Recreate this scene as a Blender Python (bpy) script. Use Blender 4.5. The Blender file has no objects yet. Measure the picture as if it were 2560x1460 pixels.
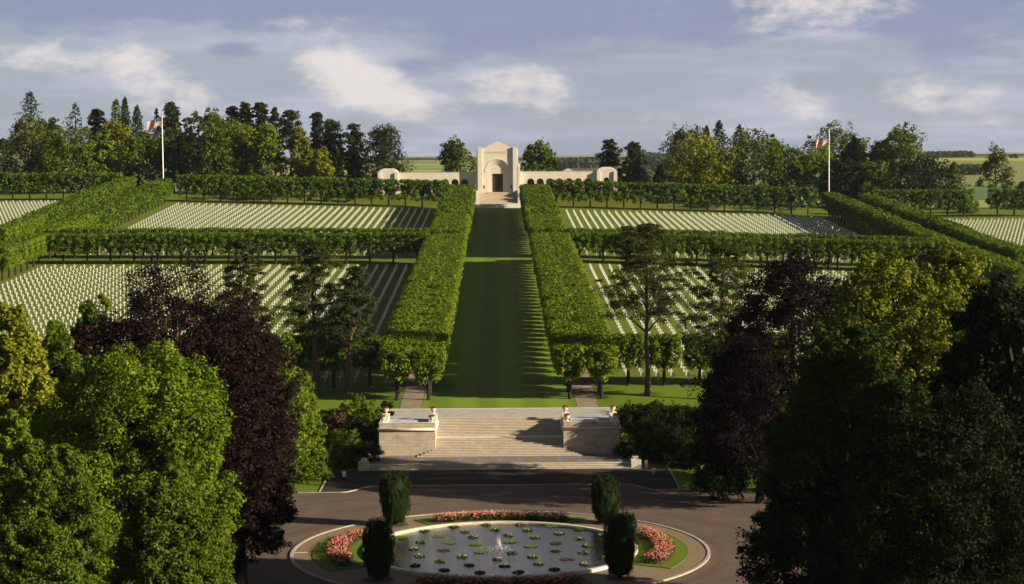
import bpy, math, random
import numpy as np
from mathutils import Matrix, Vector
R = math.radians
rng = np.random.default_rng(7)
rnd = random.Random(7)
S = bpy.context.scene
COL = S.collection

# ------------------------------------------------------------------ camera
F = 4750.0                       # focal length in pixels of the 2560 px wide photograph
CAMZ = 40.0
PITCH, YAW, ROLL = 4.04, 0.41, 0.40
cam_d = bpy.data.cameras.new('camera'); cam = bpy.data.objects.new('camera', cam_d); COL.objects.link(cam)
cam_d.sensor_width = 36.0; cam_d.lens = 36.0 * F / 2560.0
cam_d.clip_start = 1.0; cam_d.clip_end = 40000.0
CM = (Matrix.Rotation(R(-YAW), 3, 'Z') @ Matrix.Rotation(R(90 - PITCH), 3, 'X') @ Matrix.Rotation(R(-ROLL), 3, 'Z'))
cam.matrix_world = Matrix.Translation((0, 0, CAMZ)) @ CM.to_4x4()
S.camera = cam
S.render.resolution_x, S.render.resolution_y = 1024, 584
S.view_settings.view_transform = 'Standard'; S.view_settings.look = 'None'
S.view_settings.gamma = 1.0; S.view_settings.exposure = 1.35
S.cycles.max_bounces = 6; S.cycles.diffuse_bounces = 2; S.cycles.glossy_bounces = 3
S.cycles.transmission_bounces = 3; S.cycles.volume_bounces = 0; S.cycles.transparent_max_bounces = 8

# ------------------------------------------------------------------ sun and sky
SUN_EL = 20.5
LX, LY = -0.951, 0.309           # horizontal way the light travels: leftwards and a little away
ce, se = math.cos(R(SUN_EL)), math.sin(R(SUN_EL))
LD = Vector((LX * ce, LY * ce, -se)).normalized()
sd = bpy.data.lights.new('sun', 'SUN'); sd.energy = 5.0; sd.angle = R(0.5); sd.color = (1.0, 0.84, 0.60)
so = bpy.data.objects.new('sun', sd); COL.objects.link(so)
so.rotation_euler = (-LD).to_track_quat('Z', 'Y').to_euler()
so.location = (200, 0, 200)

W = bpy.data.worlds.new('World'); S.world = W; W.use_nodes = True
wt = W.node_tree; wn = wt.nodes; wl = wt.links
wn.clear()

def MN(nt, op, a, b=None, c=None, clamp=False):
    n = nt.nodes.new('ShaderNodeMath'); n.operation = op; n.use_clamp = clamp
    for i, v in enumerate((a, b, c)):
        if v is None: continue
        if isinstance(v, (int, float)): n.inputs[i].default_value = v
        else: nt.links.new(v, n.inputs[i])
    return n.outputs[0]

def MIX(nt, f, a, b):
    n = nt.nodes.new('ShaderNodeMix'); n.data_type = 'RGBA'
    for s, v in ((0, f), (6, a), (7, b)):
        if isinstance(v, (int, float)): n.inputs[s].default_value = v
        elif isinstance(v, tuple): n.inputs[s].default_value = (*v[:3], 1)
        else: nt.links.new(v, n.inputs[s])
    return n.outputs[2]

def RANGE(nt, v, a, b, c=0.0, d=1.0, smooth=True):
    n = nt.nodes.new('ShaderNodeMapRange'); n.interpolation_type = 'SMOOTHSTEP' if smooth else 'LINEAR'
    nt.links.new(v, n.inputs[0])
    for i, q in enumerate((a, b, c, d)): n.inputs[i + 1].default_value = q
    return n.outputs[0]

def NOISE(nt, vec, scale, detail=4, rough=.55):
    n = nt.nodes.new('ShaderNodeTexNoise'); n.inputs['Scale'].default_value = scale
    n.inputs['Detail'].default_value = detail; n.inputs['Roughness'].default_value = rough
    if vec is not None: nt.links.new(vec, n.inputs['Vector'])
    return n.outputs[0]

def XYZ(nt, a, b, c):
    n = nt.nodes.new('ShaderNodeCombineXYZ')
    for i, v in enumerate((a, b, c)):
        if isinstance(v, (int, float)): n.inputs[i].default_value = v
        else: nt.links.new(v, n.inputs[i])
    return n.outputs[0]

def build_sky():
    sky = wn.new('ShaderNodeTexSky'); sky.sky_type = 'NISHITA'; sky.sun_disc = False
    sky.sun_elevation = R(SUN_EL); sky.sun_rotation = math.atan2(-LX, -LY)
    sky.air_density = 1.0; sky.dust_density = 1.5; sky.ozone_density = 2.0
    tc = wn.new('ShaderNodeTexCoord'); sp = wn.new('ShaderNodeSeparateXYZ'); wl.new(tc.outputs['Generated'], sp.inputs[0])
    dx, dy, dz = sp.outputs
    az = MN(wt, 'ARCTAN2', dx, dy); el = MN(wt, 'ARCSINE', dz)
    v1 = XYZ(wt, az, MN(wt, 'MULTIPLY', el, 2.6), 0.3)
    n1 = NOISE(wt, v1, 22, 10, .62)
    n2 = NOISE(wt, XYZ(wt, az, MN(wt, 'MULTIPLY', el, 6.5), 5.0), 9, 6, .55)
    n3 = NOISE(wt, v1, 75, 6, .6)
    n4 = NOISE(wt, XYZ(wt, az, MN(wt, 'MULTIPLY', el, 1.7), 2.0), 34, 10, .60)
    def px(x, y): return (x - 1246) / F, (395 - y) / F
    def blobs(lst):
        tot = None
        for (x, y, rx, ry, ang, w) in lst:
            a0, e0 = px(x, y)
            c_, s_ = math.cos(R(ang)), math.sin(R(ang))
            da = MN(wt, 'SUBTRACT', az, a0); de = MN(wt, 'SUBTRACT', el, e0)
            u = MN(wt, 'ADD', MN(wt, 'MULTIPLY', da, c_ * F / rx), MN(wt, 'MULTIPLY', de, s_ * F / rx))
            v = MN(wt, 'ADD', MN(wt, 'MULTIPLY', da, -s_ * F / ry), MN(wt, 'MULTIPLY', de, c_ * F / ry))
            q = MN(wt, 'ADD', MN(wt, 'MULTIPLY', u, u), MN(wt, 'MULTIPLY', v, v))
            g = MN(wt, 'MULTIPLY', MN(wt, 'EXPONENT', MN(wt, 'MULTIPLY', q, -1)), w)
            tot = g if tot is None else MN(wt, 'ADD', tot, g)
        return tot
    bright = blobs([(835, 165, 110, 75, -18, 1.05), (925, 215, 120, 62, -22, 1.1), (1015, 255, 100, 36, -10, .8), (1245, 250, 130, 36, 0, .75),
                    (1385, 240, 60, 55, 0, .8), (190, 140, 160, 40, -6, .8), (385, 168, 100, 42, -14, .95), (70, 150, 120, 26, 0, .5), (2050, 25, 210, 70, 4, 1.1),
                    (1970, 250, 110, 46, -22, .8), (2270, 240, 110, 50, -10, .65), (2420, 250, 80, 32, 0, .55), (460, 245, 130, 55, 0, .8),
                    (560, 340, 240, 40, 0, .4), (1260, 200, 170, 36, 10, .55), (2500, 310, 130, 32, 0, .4), (1650, 300, 160, 26, 0, .35), (700, 60, 260, 22, 4, .3)])
    dark = blobs([(1300, 70, 190, 40, 4, .8), (1800, 75, 330, 30, 2, .8), (2300, 45, 280, 60, 0, .75), (595, 125, 75, 20, 0, .75), (1140, 50, 60, 26, 0, .5),
                  (2420, 150, 190, 38, 0, .55), (1080, 160, 200, 30, 6, .45), (450, 40, 420, 40, 2, .35), (1500, 130, 250, 25, 0, .35), (1250, -20, 1800, 100, 0, .95), (300, 20, 500, 40, 0, .3), (2300, 330, 300, 30, 0, .2)])
    # veil of thin high cloud over the blue, thicker near the horizon
    veil = RANGE(wt, el, 0.0, 0.10, .80, .62)
    veil = MN(wt, 'ADD', veil, MN(wt, 'MULTIPLY', MN(wt, 'SUBTRACT', n2, .5), .9), clamp=True)
    base = MIX(wt, MN(wt, 'MULTIPLY', veil, .8), MIX(wt, .25, sky.outputs[0], (0, 0, 0)), (3.4, 3.85, 5.35))
    warm = MIX(wt, RANGE(wt, n2, .46, .66, 0, .55), base, (4.6, 4.5, 5.4))
    dm = MN(wt, 'ADD', dark, MN(wt, 'MULTIPLY', MN(wt, 'SUBTRACT', n1, .52), 2.2))
    dm = MN(wt, 'MULTIPLY', RANGE(wt, dm, .08, .75, 0, .85), RANGE(wt, dark, .02, .3))
    c1 = MIX(wt, dm, warm, (2.0, 2.35, 3.5))
    bm = MN(wt, 'ADD', bright, MN(wt, 'ADD', MN(wt, 'MULTIPLY', MN(wt, 'SUBTRACT', n4, .5), 3.2), MN(wt, 'MULTIPLY', MN(wt, 'SUBTRACT', n3, .5), 1.3)))
    bm = MN(wt, 'MULTIPLY', RANGE(wt, bm, .1, 1.5, 0, .9), RANGE(wt, bright, .04, .5))
    c2 = MIX(wt, bm, c1, (6.5, 6.0, 5.85))
    c2 = MIX(wt, RANGE(wt, el, .085, .17, 0, .8), c2, (4.7, 4.5, 4.8))
    # overhead, out of view: broken cloud, darkened to cut the ambient light
    hi = RANGE(wt, el, .14, .42)
    over = MIX(wt, RANGE(wt, NOISE(wt, tc.outputs['Generated'], 2.2, 6, .55), .4, .62, .3, .9), MIX(wt, .8, sky.outputs[0], (.35, .45, .75)), (1.15, 1.12, 1.2))
    c3 = MIX(wt, hi, c2, over)
    bg = wn.new('ShaderNodeBackground'); bg.inputs[1].default_value = 0.05
    wl.new(c3, bg.inputs[0])
    out = wn.new('ShaderNodeOutputWorld'); wl.new(bg.outputs[0], out.inputs[0])
build_sky()

# ------------------------------------------------------------------ pixel <-> place helpers (photo pixels, 2560 x 1460)
CMn = np.array(CM)
def ray(x, y):
    d = CMn @ np.array([(x - 1280) / F, -(y - 730) / F, -1.0]); return d
def at_Y(x, y, Y):
    d = ray(x, y); k = Y / d[1]; return d[0] * k, Y, CAMZ + d[2] * k

def lerp(a, b, t): return a + (b - a) * t
def interp(v, pts): return np.interp(v, [p[0] for p in pts], [p[1] for p in pts])
AXIS = [(0, 0), (250.4, 0), (269.3, 4.4), (661, 22.6), (700, 24.4), (780, 24.2), (1200, 17), (2000, 14), (4000, 21), (7000, 35), (9000, 44), (14000, 60)]
RIGHT = [(0, 0), (250.4, 0), (269.3, 4.4), (661, 22.6), (700, 22.5), (900, 12), (1200, 8), (1600, 11), (2000, 18), (3200, 38), (4500, 30), (9000, 40), (14000, 60)]
def sm(t): t = np.clip(t, 0, 1); return t * t * (3 - 2 * t)
def terrain(X, Y):
    X = np.asarray(X, float); Y = np.asarray(Y, float)
    t = sm((X / np.maximum(Y, 1) - .13) / .07) * sm((Y - 690) / 120)
    z = interp(Y, AXIS) * (1 - t) + interp(Y, RIGHT) * t
    a = np.clip(np.abs(X) - 18.5, 0, 120)
    cl = interp(Y, [(0, 0), (300, 0), (470, .006), (650, .031), (760, .03), (1100, 0)])
    cr = interp(Y, [(0, 0), (260, 0), (280, .01), (420, .036), (700, .036), (900, .0)])
    z = z + np.where(X < 0, cl, -cr) * a
    # a wooded ridge far to the left
    z = z + 70 * np.exp(-((X + 1500) / 500) ** 2 - ((Y - 5600) / 1500) ** 2)
    return z
def tz(X, Y): return float(terrain(X, Y))
def on_ground(x, y, lo=60.0, hi=3000.0):
    d = ray(x, y); prev = lo
    Y = lo
    while Y < hi:
        k = Y / d[1]
        if CAMZ + d[2] * k <= tz(d[0] * k, Y): break
        prev = Y; Y *= 1.01
    a, b = prev, Y
    for _ in range(20):
        m = (a + b) / 2; k = m / d[1]
        if CAMZ + d[2] * k <= tz(d[0] * k, m): b = m
        else: a = m
    k = b / d[1]; return d[0] * k, b, tz(d[0] * k, b)

# ------------------------------------------------------------------ object helpers
def tag(o, label=None, cat=None, group=None, kind=None):
    if label: o['label'] = label
    if cat: o['category'] = cat
    if group: o['group'] = group
    if kind: o['kind'] = kind
    return o
def empty(name, loc=(0, 0, 0), rz=0.0):
    o = bpy.data.objects.new(name, None); COL.objects.link(o); o.location = loc; o.rotation_euler = (0, 0, rz)
    o.empty_display_size = .5; return o
def link_mesh(name, me, mats, parent=None):
    o = bpy.data.objects.new(name, me); COL.objects.link(o)
    for m in (mats if isinstance(mats, (list, tuple)) else [mats]):
        if m is not None and not any(q == m for q in me.materials): me.materials.append(m)
    if parent is not None: o.parent = parent
    return o

class MB:
    """collects polygons and builds one mesh"""
    def __init__(s): s.v = []; s.f = []; s.mi = []; s.cur = 0
    def add(s, vs, fs):
        b = len(s.v); s.v.extend([tuple(p) for p in vs])
        for f in fs: s.f.append(tuple(i + b for i in f)); s.mi.append(s.cur)
        return s
    def box(s, x0, x1, y0, y1, z0, z1):
        vs = [(x0, y0, z0), (x1, y0, z0), (x1, y1, z0), (x0, y1, z0), (x0, y0, z1), (x1, y0, z1), (x1, y1, z1), (x0, y1, z1)]
        return s.add(vs, [(0, 3, 2, 1), (4, 5, 6, 7), (0, 1, 5, 4), (1, 2, 6, 5), (2, 3, 7, 6), (3, 0, 4, 7)])
    def prism(s, pts, y0, y1):           # polygon in xz extruded along y (pts counter-clockwise seen from -y)
        n = len(pts); vs = [(p[0], y0, p[1]) for p in pts] + [(p[0], y1, p[1]) for p in pts]
        fs = [tuple(range(n)), tuple(range(2 * n - 1, n - 1, -1))]
        for i in range(n): j = (i + 1) % n; fs.append((i, i + n, j + n, j))
        return s.add(vs, fs)
    def lathe(s, prof, c=(0, 0, 0), n=16, cap=True):
        vs = []; fs = []
        for (r, z) in prof:
            for k in range(n): a = 2 * math.pi * k / n; vs.append((c[0] + r * math.cos(a), c[1] + r * math.sin(a), c[2] + z))
        m = len(prof)
        for i in range(m - 1):
            for k in range(n): q = (k + 1) % n; fs.append((i * n + k, i * n + q, (i + 1) * n + q, (i + 1) * n + k))
        if cap: fs.append(tuple(reversed(range(n)))); fs.append(tuple((m - 1) * n + k for k in range(n)))
        return s.add(vs, fs)
    def tube(s, pts, rad, n=7):
        pts = [Vector(p) for p in pts]; vs = []; fs = []
        for i, p in enumerate(pts):
            d = (pts[min(i + 1, len(pts) - 1)] - pts[max(i - 1, 0)]).normalized()
            a = d.cross(Vector((0.31, 0.95, 0.05))).normalized(); b = d.cross(a)
            for k in range(n):
                t = 2 * math.pi * k / n; vs.append(p + (a * math.cos(t) + b * math.sin(t)) * rad[i])
        for i in range(len(pts) - 1):
            for k in range(n): q = (k + 1) % n; fs.append((i * n + k, i * n + q, (i + 1) * n + q, (i + 1) * n + k))
        fs.append(tuple(range(n))); fs.append(tuple((len(pts) - 1) * n + k for k in range(n)))
        return s.add(vs, fs)
    def sheet(s, xs, ys, zf):
        vs = [(x, y, zf(x, y)) for y in ys for x in xs]; n = len(xs)
        fs = [(j * n + i, j * n + i + 1, (j + 1) * n + i + 1, (j + 1) * n + i) for j in range(len(ys) - 1) for i in range(n - 1)]
        return s.add(vs, fs)
    def ring(s, cx, cy, r0, r1, z, a0=0, a1=360, n=72, z1=None):
        vs = []; fs = []
        full = abs(a1 - a0) >= 360
        for k in range(n + 1):
            a = R(a0 + (a1 - a0) * k / n)
            vs += [(cx + r0 * math.cos(a), cy + r0 * math.sin(a), z), (cx + r1 * math.cos(a), cy + r1 * math.sin(a), z)]
        for k in range(n): fs.append((2 * k, 2 * k + 1, 2 * k + 3, 2 * k + 2))
        return s.add(vs, fs)
    def kerb(s, cx, cy, r0, r1, z0, z1, a0=0, a1=360, n=72):
        vs = []; fs = []
        for k in range(n + 1):
            a = R(a0 + (a1 - a0) * k / n); c_, s_ = math.cos(a), math.sin(a)
            vs += [(cx + r0 * c_, cy + r0 * s_, z0), (cx + r1 * c_, cy + r1 * s_, z0), (cx + r1 * c_, cy + r1 * s_, z1), (cx + r0 * c_, cy + r0 * s_, z1)]
        for k in range(n):
            b = 4 * k
            for i, j in ((1, 2), (2, 3), (3, 0)): fs.append((b + i, b + 4 + i, b + 4 + j, b + j))
        return s.add(vs, fs)
    def build(s, name, mats, parent=None, smooth=False, bevel=0):
        me = bpy.data.meshes.new(name); me.from_pydata(s.v, [], s.f)
        me.polygons.foreach_set('material_index', s.mi)
        if smooth: me.polygons.foreach_set('use_smooth', [True] * len(me.polygons))
        me.update()
        o = link_mesh(name, me, mats, parent)
        if bevel:
            b = o.modifiers.new('b', 'BEVEL'); b.width = bevel; b.segments = 1; b.limit_method = 'ANGLE'
        return o

# ------------------------------------------------------------------ materials
MATS = {}
def new_mat(name):
    m = bpy.data.materials.new(name); m.use_nodes = True; MATS[name] = m
    nt = m.node_tree; b = nt.nodes['Principled BSDF']; return m, nt, b
def pos(nt):
    g = nt.nodes.new('ShaderNodeNewGeometry'); return g.outputs['Position']
def bump(nt, b, h, strength, dist):
    n = nt.nodes.new('ShaderNodeBump'); n.inputs['Strength'].default_value = strength; n.inputs['Distance'].default_value = dist
    nt.links.new(h, n.inputs['Height']); nt.links.new(n.outputs[0], b.inputs['Normal'])

def simple(name, c1, c2=None, rough=.8, scale=1.0, spec=.3, bumpd=0, scale2=None):
    m, nt, b = new_mat(name); b.inputs['Roughness'].default_value = rough; b.inputs['Specular IOR Level'].default_value = spec
    if c2 is None: b.inputs['Base Color'].default_value = (*c1, 1); return m
    p = pos(nt); n = NOISE(nt, p, scale, 5, .6)
    col = MIX(nt, RANGE(nt, n, .35, .65), c1, c2)
    if scale2:
        n2 = NOISE(nt, p, scale2, 4, .6)
        col = MIX(nt, RANGE(nt, n2, .4, .6, 0, .5), col, tuple(.5 * (a + b_) * .75 for a, b_ in zip(c1, c2)))
    nt.links.new(col, b.inputs['Base Color'])
    if bumpd: bump(nt, b, n, .5, bumpd)
    return m

def stone(name, c1, c2, mortar, bw, bh, mort=.015, stain=.5, horiz=False, rough=.8):
    m, nt, b = new_mat(name); b.inputs['Roughness'].default_value = rough; b.inputs['Specular IOR Level'].default_value = .25
    p = pos(nt); sp = nt.nodes.new('ShaderNodeSeparateXYZ'); nt.links.new(p, sp.inputs[0])
    x, y, z = sp.outputs
    vec = XYZ(nt, x, y, 0.0) if horiz else XYZ(nt, MN(nt, 'ADD', x, y), z, 0.0)
    br = nt.nodes.new('ShaderNodeTexBrick'); nt.links.new(vec, br.inputs['Vector'])
    br.inputs['Scale'].default_value = 1.0; br.inputs['Brick Width'].default_value = bw; br.inputs['Row Height'].default_value = bh
    br.inputs['Mortar Size'].default_value = mort; br.inputs['Mortar Smooth'].default_value = .3
    br.inputs['Color1'].default_value = (*c1, 1); br.inputs['Color2'].default_value = (*c2, 1); br.inputs['Mortar'].default_value = (*mortar, 1)
    n = NOISE(nt, p, .9, 6, .62)
    col = MIX(nt, MN(nt, 'MULTIPLY', RANGE(nt, n, .45, .72), stain), br.outputs[0], tuple(q * .62 for q in c2))
    n2 = NOISE(nt, XYZ(nt, x, y, MN(nt, 'MULTIPLY', z, .15)), 2.2, 4, .6)
    col = MIX(nt, MN(nt, 'MULTIPLY', RANGE(nt, n2, .5, .75), stain * .6), col, tuple(q * .72 for q in c1))
    nt.links.new(col, b.inputs['Base Color'])
    return m

STONE = stone('limestone_blocks', (.60, .555, .48), (.54, .495, .42), (.40, .36, .30), 1.3, .42, .02, .35)
STONE2 = stone('stair_stone_blocks', (.44, .39, .31), (.37, .32, .25), (.24, .21, .17), 1.5, .45, .018, .7)
STEP = stone('step_stone', (.42, .36, .28), (.33, .285, .225), (.22, .19, .155), 1.7, 50, .02, .5)
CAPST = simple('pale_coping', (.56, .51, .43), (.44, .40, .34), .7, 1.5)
ROOFM = simple('brown_grey_roof', (.11, .095, .085), (.09, .08, .07), .9, 1)
STEP2 = simple('warm_step_stone', (.44, .37, .29), (.38, .315, .245), .8, .6)
PAVE = stone('terrace_paving', (.36, .35, .33), (.30, .29, .28), (.2, .2, .19), 1.2, .9, .015, .6, True)
BLUEP = stone('blue_paving', (.30, .36, .48), (.26, .31, .42), (.2, .22, .28), 1.4, .8, .012, .4, True)
COBBLE = stone('cobble_paving', (.22, .18, .15), (.16, .135, .12), (.10, .09, .085), .22, .22, .03, .4, True)
SETT = stone('ring_brick_paving', (.205, .155, .10), (.17, .13, .085), (.10, .08, .055), .4, .2, .025, .35, True)
BLUES = simple('blue_slab', (.14, .17, .25), (.11, .13, .19), .8, 2)
ASPH = simple('asphalt_road', (.112, .083, .064), (.084, .063, .050), .9, .35, .15, 0, 4)
ASPH2 = simple('dark_asphalt', (.030, .030, .031), (.022, .022, .024), .9, .5, .15, 0, 3)
def road_wear():
    nt = ASPH.node_tree; b = nt.nodes['Principled BSDF']; old = b.inputs['Base Color'].links[0].from_socket
    p = pos(nt); sp = nt.nodes.new('ShaderNodeSeparateXYZ'); nt.links.new(p, sp.inputs[0])
    dy = MN(nt, 'SUBTRACT', sp.outputs[1], 191.5); r = MN(nt, 'SQRT', MN(nt, 'ADD', MN(nt, 'MULTIPLY', sp.outputs[0], sp.outputs[0]), MN(nt, 'MULTIPLY', dy, dy)))
    a = MN(nt, 'ARCTAN2', sp.outputs[0], dy)
    n = NOISE(nt, XYZ(nt, MN(nt, 'MULTIPLY', r, 1.1), MN(nt, 'MULTIPLY', a, 1.3), 0.0), 1.0, 5, .6)
    n2 = NOISE(nt, p, 14, 2, .6)
    c = MIX(nt, RANGE(nt, n, .42, .62, 0, .55), old, (.055, .042, .034)); c = MIX(nt, RANGE(nt, n2, .45, .7, 0, .3), c, (.17, .125, .095))
    nt.links.new(c, b.inputs['Base Color'])
road_wear()
PATHM = simple('path_asphalt', (.22, .17, .13), (.16, .125, .10), .9, .8)
KERB = simple('kerb_stone', (.33, .30, .25), (.24, .22, .19), .8, 1.2)
DARKDOOR = simple('dark_bronze', (.012, .010, .009), None, .5)
SHADE = simple('shade_brown_stone', (.16, .10, .07), (.13, .08, .055), .9, .8)  # reddish shade inside the arcades put into the stone colour
WHITEM = simple('white_marble', (.64, .66, .64), (.58, .60, .58), .6, .3)
WHITEP = simple('white_pole_paint', (.8, .8, .78), None, .4)
TERRAC = simple('urn_stone', (.60, .50, .36), (.50, .41, .29), .7, 3)
REDF = simple('red_geranium', (.42, .02, .012), (.30, .012, .02), .6, 9)
BARK = simple('bark', (.012, .009, .007), (.026, .020, .015), .95, 5)
PINEBARK = simple('pine_bark', (.105, .062, .042), (.06, .043, .035), .95, 3)
SOIL = simple('soil', (.07, .05, .035), (.045, .033, .024), .95, 2)

def grass(name, c1, c2, stripes=False):
    m, nt, b = new_mat(name); b.inputs['Roughness'].default_value = .85; b.inputs['Specular IOR Level'].default_value = .15
    p = pos(nt)
    n = NOISE(nt, p, .12, 6, .65); n2 = NOISE(nt, p, 2.5, 3, .6)
    col = MIX(nt, RANGE(nt, n, .38, .62), c1, c2)
    col = MIX(nt, RANGE(nt, n2, .4, .65, 0, .28), col, tuple(q * .55 for q in c1))
    if stripes:
        sp = nt.nodes.new('ShaderNodeSeparateXYZ'); nt.links.new(p, sp.inputs[0])
        w = MN(nt, 'SINE', MN(nt, 'MULTIPLY', sp.outputs[0], math.pi / 3.4))
        col = MIX(nt, RANGE(nt, w, -.5, .5, 0, .38), col, tuple(q * 1.55 for q in c1))
    nt.links.new(col, b.inputs['Base Color'])
    bump(nt, b, n2, .4, .05)
    return m
GRASS = grass('lawn_grass', (.105, .125, .012), (.085, .108, .012))
MALL = grass('mown_mall_grass', (.105, .165, .010), (.092, .150, .010), True)
LUSH = grass('lush_grass', (.088, .140, .007), (.072, .120, .007))

def leafmat(name, c1, c2, c3=None, trans=.2, rough=.65, spec=.06, obj=False):
    """leaf surface: per leaf tint from a face attribute; c3 a rarer colour (young tips, blossom)"""
    m, nt, b = new_mat(name)
    at = nt.nodes.new('ShaderNodeAttribute'); at.attribute_name = 'tint'
    col = MIX(nt, RANGE(nt, at.outputs['Fac'], 0, 1, 0, 1, False), c1, c2)
    if c3 is not None: col = MIX(nt, RANGE(nt, at.outputs['Fac'], .72, .95, 0, .9), col, c3)
    if obj:
        oi = nt.nodes.new('ShaderNodeObjectInfo')
        col = MIX(nt, RANGE(nt, oi.outputs['Random'], 0, 1, 0, .35, False), col, tuple(.6 * a + .25 * b_ for a, b_ in zip(c2, c1)))
    nt.links.new(col, b.inputs['Base Color']); b.inputs['Roughness'].default_value = rough; b.inputs['Specular IOR Level'].default_value = spec
    tr = nt.nodes.new('ShaderNodeBsdfTranslucent'); nt.links.new(col, tr.inputs[0])
    mx = nt.nodes.new('ShaderNodeMixShader'); mx.inputs[0].default_value = trans
    nt.links.new(b.outputs[0], mx.inputs[1]); nt.links.new(tr.outputs[0], mx.inputs[2])
    out = [n for n in nt.nodes if n.type == 'OUTPUT_MATERIAL'][0]; nt.links.new(mx.outputs[0], out.inputs[0])
    return m
L_LIN = leafmat('linden_leaves', (.040, .082, .004), (.150, .210, .012), (.20, .20, .018), obj=True)
L_LIN2 = leafmat('cross_row_linden_leaves', (.022, .054, .004), (.115, .170, .010), (.15, .18, .015), obj=True)
L_CHEST = leafmat('chestnut_leaves', (.048, .090, .004), (.110, .160, .006), (.20, .23, .03))
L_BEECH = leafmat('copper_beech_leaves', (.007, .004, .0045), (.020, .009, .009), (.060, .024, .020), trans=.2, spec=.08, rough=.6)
L_YEL = leafmat('yellow_green_leaves', (.075, .095, .006), (.165, .180, .010), (.25, .26, .02))
L_GOLD = leafmat('golden_blossom_leaves', (.075, .095, .006), (.125, .150, .009), (.34, .34, .03))
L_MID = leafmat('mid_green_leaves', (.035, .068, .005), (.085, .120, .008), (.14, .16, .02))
L_BEECHD = leafmat('shade_darkened_beech_leaves', (.004, .003, .003), (.012, .006, .007), (.034, .014, .013), trans=.15, spec=.05)  # darker copy of the beech leaves, shade put into the colour
L_DEEP = leafmat('deep_green_leaves', (.012, .025, .003), (.032, .055, .006), None, trans=.15)
L_BLACK = leafmat('shade_darkened_leaves', (.0035, .008, .0015), (.010, .018, .0025), None, trans=.1)  # shade of the right foreground darkened into the leaf colour
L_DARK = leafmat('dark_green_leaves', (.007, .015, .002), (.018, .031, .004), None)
L_OLIVE = leafmat('olive_leaves', (.055, .075, .014), (.090, .105, .018), None)
L_LIGHT = leafmat('light_green_leaves', (.060, .100, .006), (.120, .165, .009), (.20, .21, .02))
L_PINE = leafmat('pine_needles', (.012, .020, .006), (.034, .046, .010), None, trans=.15)
L_PINEN = leafmat('near_pine_needles', (.020, .032, .006), (.055, .070, .012), None, trans=.2)
L_SPR = leafmat('spruce_needles', (.012, .024, .006), (.034, .054, .010), None, trans=.12)
L_YEW = leafmat('yew_needles', (.009, .019, .004), (.024, .042, .007), None, trans=.12)
L_FAR = leafmat('distant_wood_leaves', (.030, .052, .018), (.055, .085, .020), None)
L_LILY = leafmat('lily_pad_leaves', (.045, .085, .012), (.085, .13, .02), None, trans=.1)
L_LIME = leafmat('lime_lily_leaves', (.09, .17, .012), (.13, .22, .02), None, trans=.1)
L_RUST = leafmat('submerged_lily_leaves', (.07, .035, .025), (.10, .05, .035), None, trans=.1)
L_ROSE = leafmat('rose_foliage', (.018, .040, .010), (.045, .085, .014), None)
L_BLOSS = leafmat('pink_rose_blossom', (.60, .13, .14), (.78, .36, .31), (.82, .60, .50), trans=.3)
L_RED = leafmat('reddish_shrub_leaves', (.07, .045, .018), (.12, .07, .03), None)
L_WHITEB = leafmat('white_blossom', (.45, .45, .30), (.6, .58, .42), None)

# ------------------------------------------------------------------ leaves
def leaves_mesh(name, P, N, size, tint, aspect=1.0, mat_idx=None, extra=None):
    """one quad per leaf. P centres, N normals, size array"""
    n = len(P); N = N / np.maximum(np.linalg.norm(N, axis=1, keepdims=True), 1e-6)
    r = rng.normal(size=(n, 3)); T = np.cross(N, r); T /= np.maximum(np.linalg.norm(T, axis=1, keepdims=True), 1e-6)
    B = np.cross(N, T); s = size[:, None] * .5
    bend = N * s * .35
    v = np.stack([P - T * s * 1.15, P - B * s * aspect * .75 + bend, P + T * s * 1.15, P + B * s * aspect * .75 + bend], axis=1).reshape(-1, 3)
    ev = np.zeros((0, 3)); ef = []
    if extra is not None: ev = np.array(extra.v, float).reshape(-1, 3); ef = extra.f
    me = bpy.data.meshes.new(name)
    tv = np.vstack([v, ev]) if len(ev) else v
    me.vertices.add(len(tv)); me.vertices.foreach_set('co', tv.astype(np.float32).ravel())
    el = [len(f) for f in ef]; nl = 4 * n + sum(el)
    me.loops.add(nl)
    li = np.arange(4 * n, dtype=np.int32)
    if ef: li = np.concatenate([li, np.concatenate([np.array(f, dtype=np.int32) for f in ef]) + 4 * n])
    me.loops.foreach_set('vertex_index', li)
    me.polygons.add(n + len(ef))
    tot = np.concatenate([np.full(n, 4), np.array(el, int)]) if ef else np.full(n, 4)
    st = np.concatenate([[0], np.cumsum(tot)[:-1]])
    me.polygons.foreach_set('loop_start', st.astype(np.int32)); me.polygons.foreach_set('loop_total', tot.astype(np.int32))
    if mat_idx is not None and ef:
        me.polygons.foreach_set('material_index', np.concatenate([np.zeros(n, int), np.array(mat_idx) if isinstance(mat_idx, list) else np.full(len(ef), mat_idx)]).astype(np.int32))
    a = me.attributes.new('tint', 'FLOAT', 'FACE')
    a.data.foreach_set('value', np.concatenate([tint, np.zeros(len(ef))]).astype(np.float32))
    me.update(); me.validate()
    return me

def sph(n, up=0.0):
    d = rng.normal(size=(n, 3)); d[:, 2] += up; return d / np.linalg.norm(d, axis=1, keepdims=True)

def clump_leaves(C, Rd, per, up=.5, shell=(.55, 1.08), jit=.5, bend_up=.45, tc=.5):
    """C (m,3) clump centres, Rd (m,3) radii, per leaves each"""
    m = len(C); d = sph(m * per, up); k = rng.uniform(shell[0], shell[1], (m * per, 1))
    P = np.repeat(C, per, 0) + d * np.repeat(Rd, per, 0) * k
    N = d + np.array([0, 0, bend_up]) + rng.normal(size=d.shape) * jit
    t = np.repeat(rng.uniform(0, 1, m), per) * tc + rng.uniform(0, 1, m * per) * (1 - tc)
    return P, N, t

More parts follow.
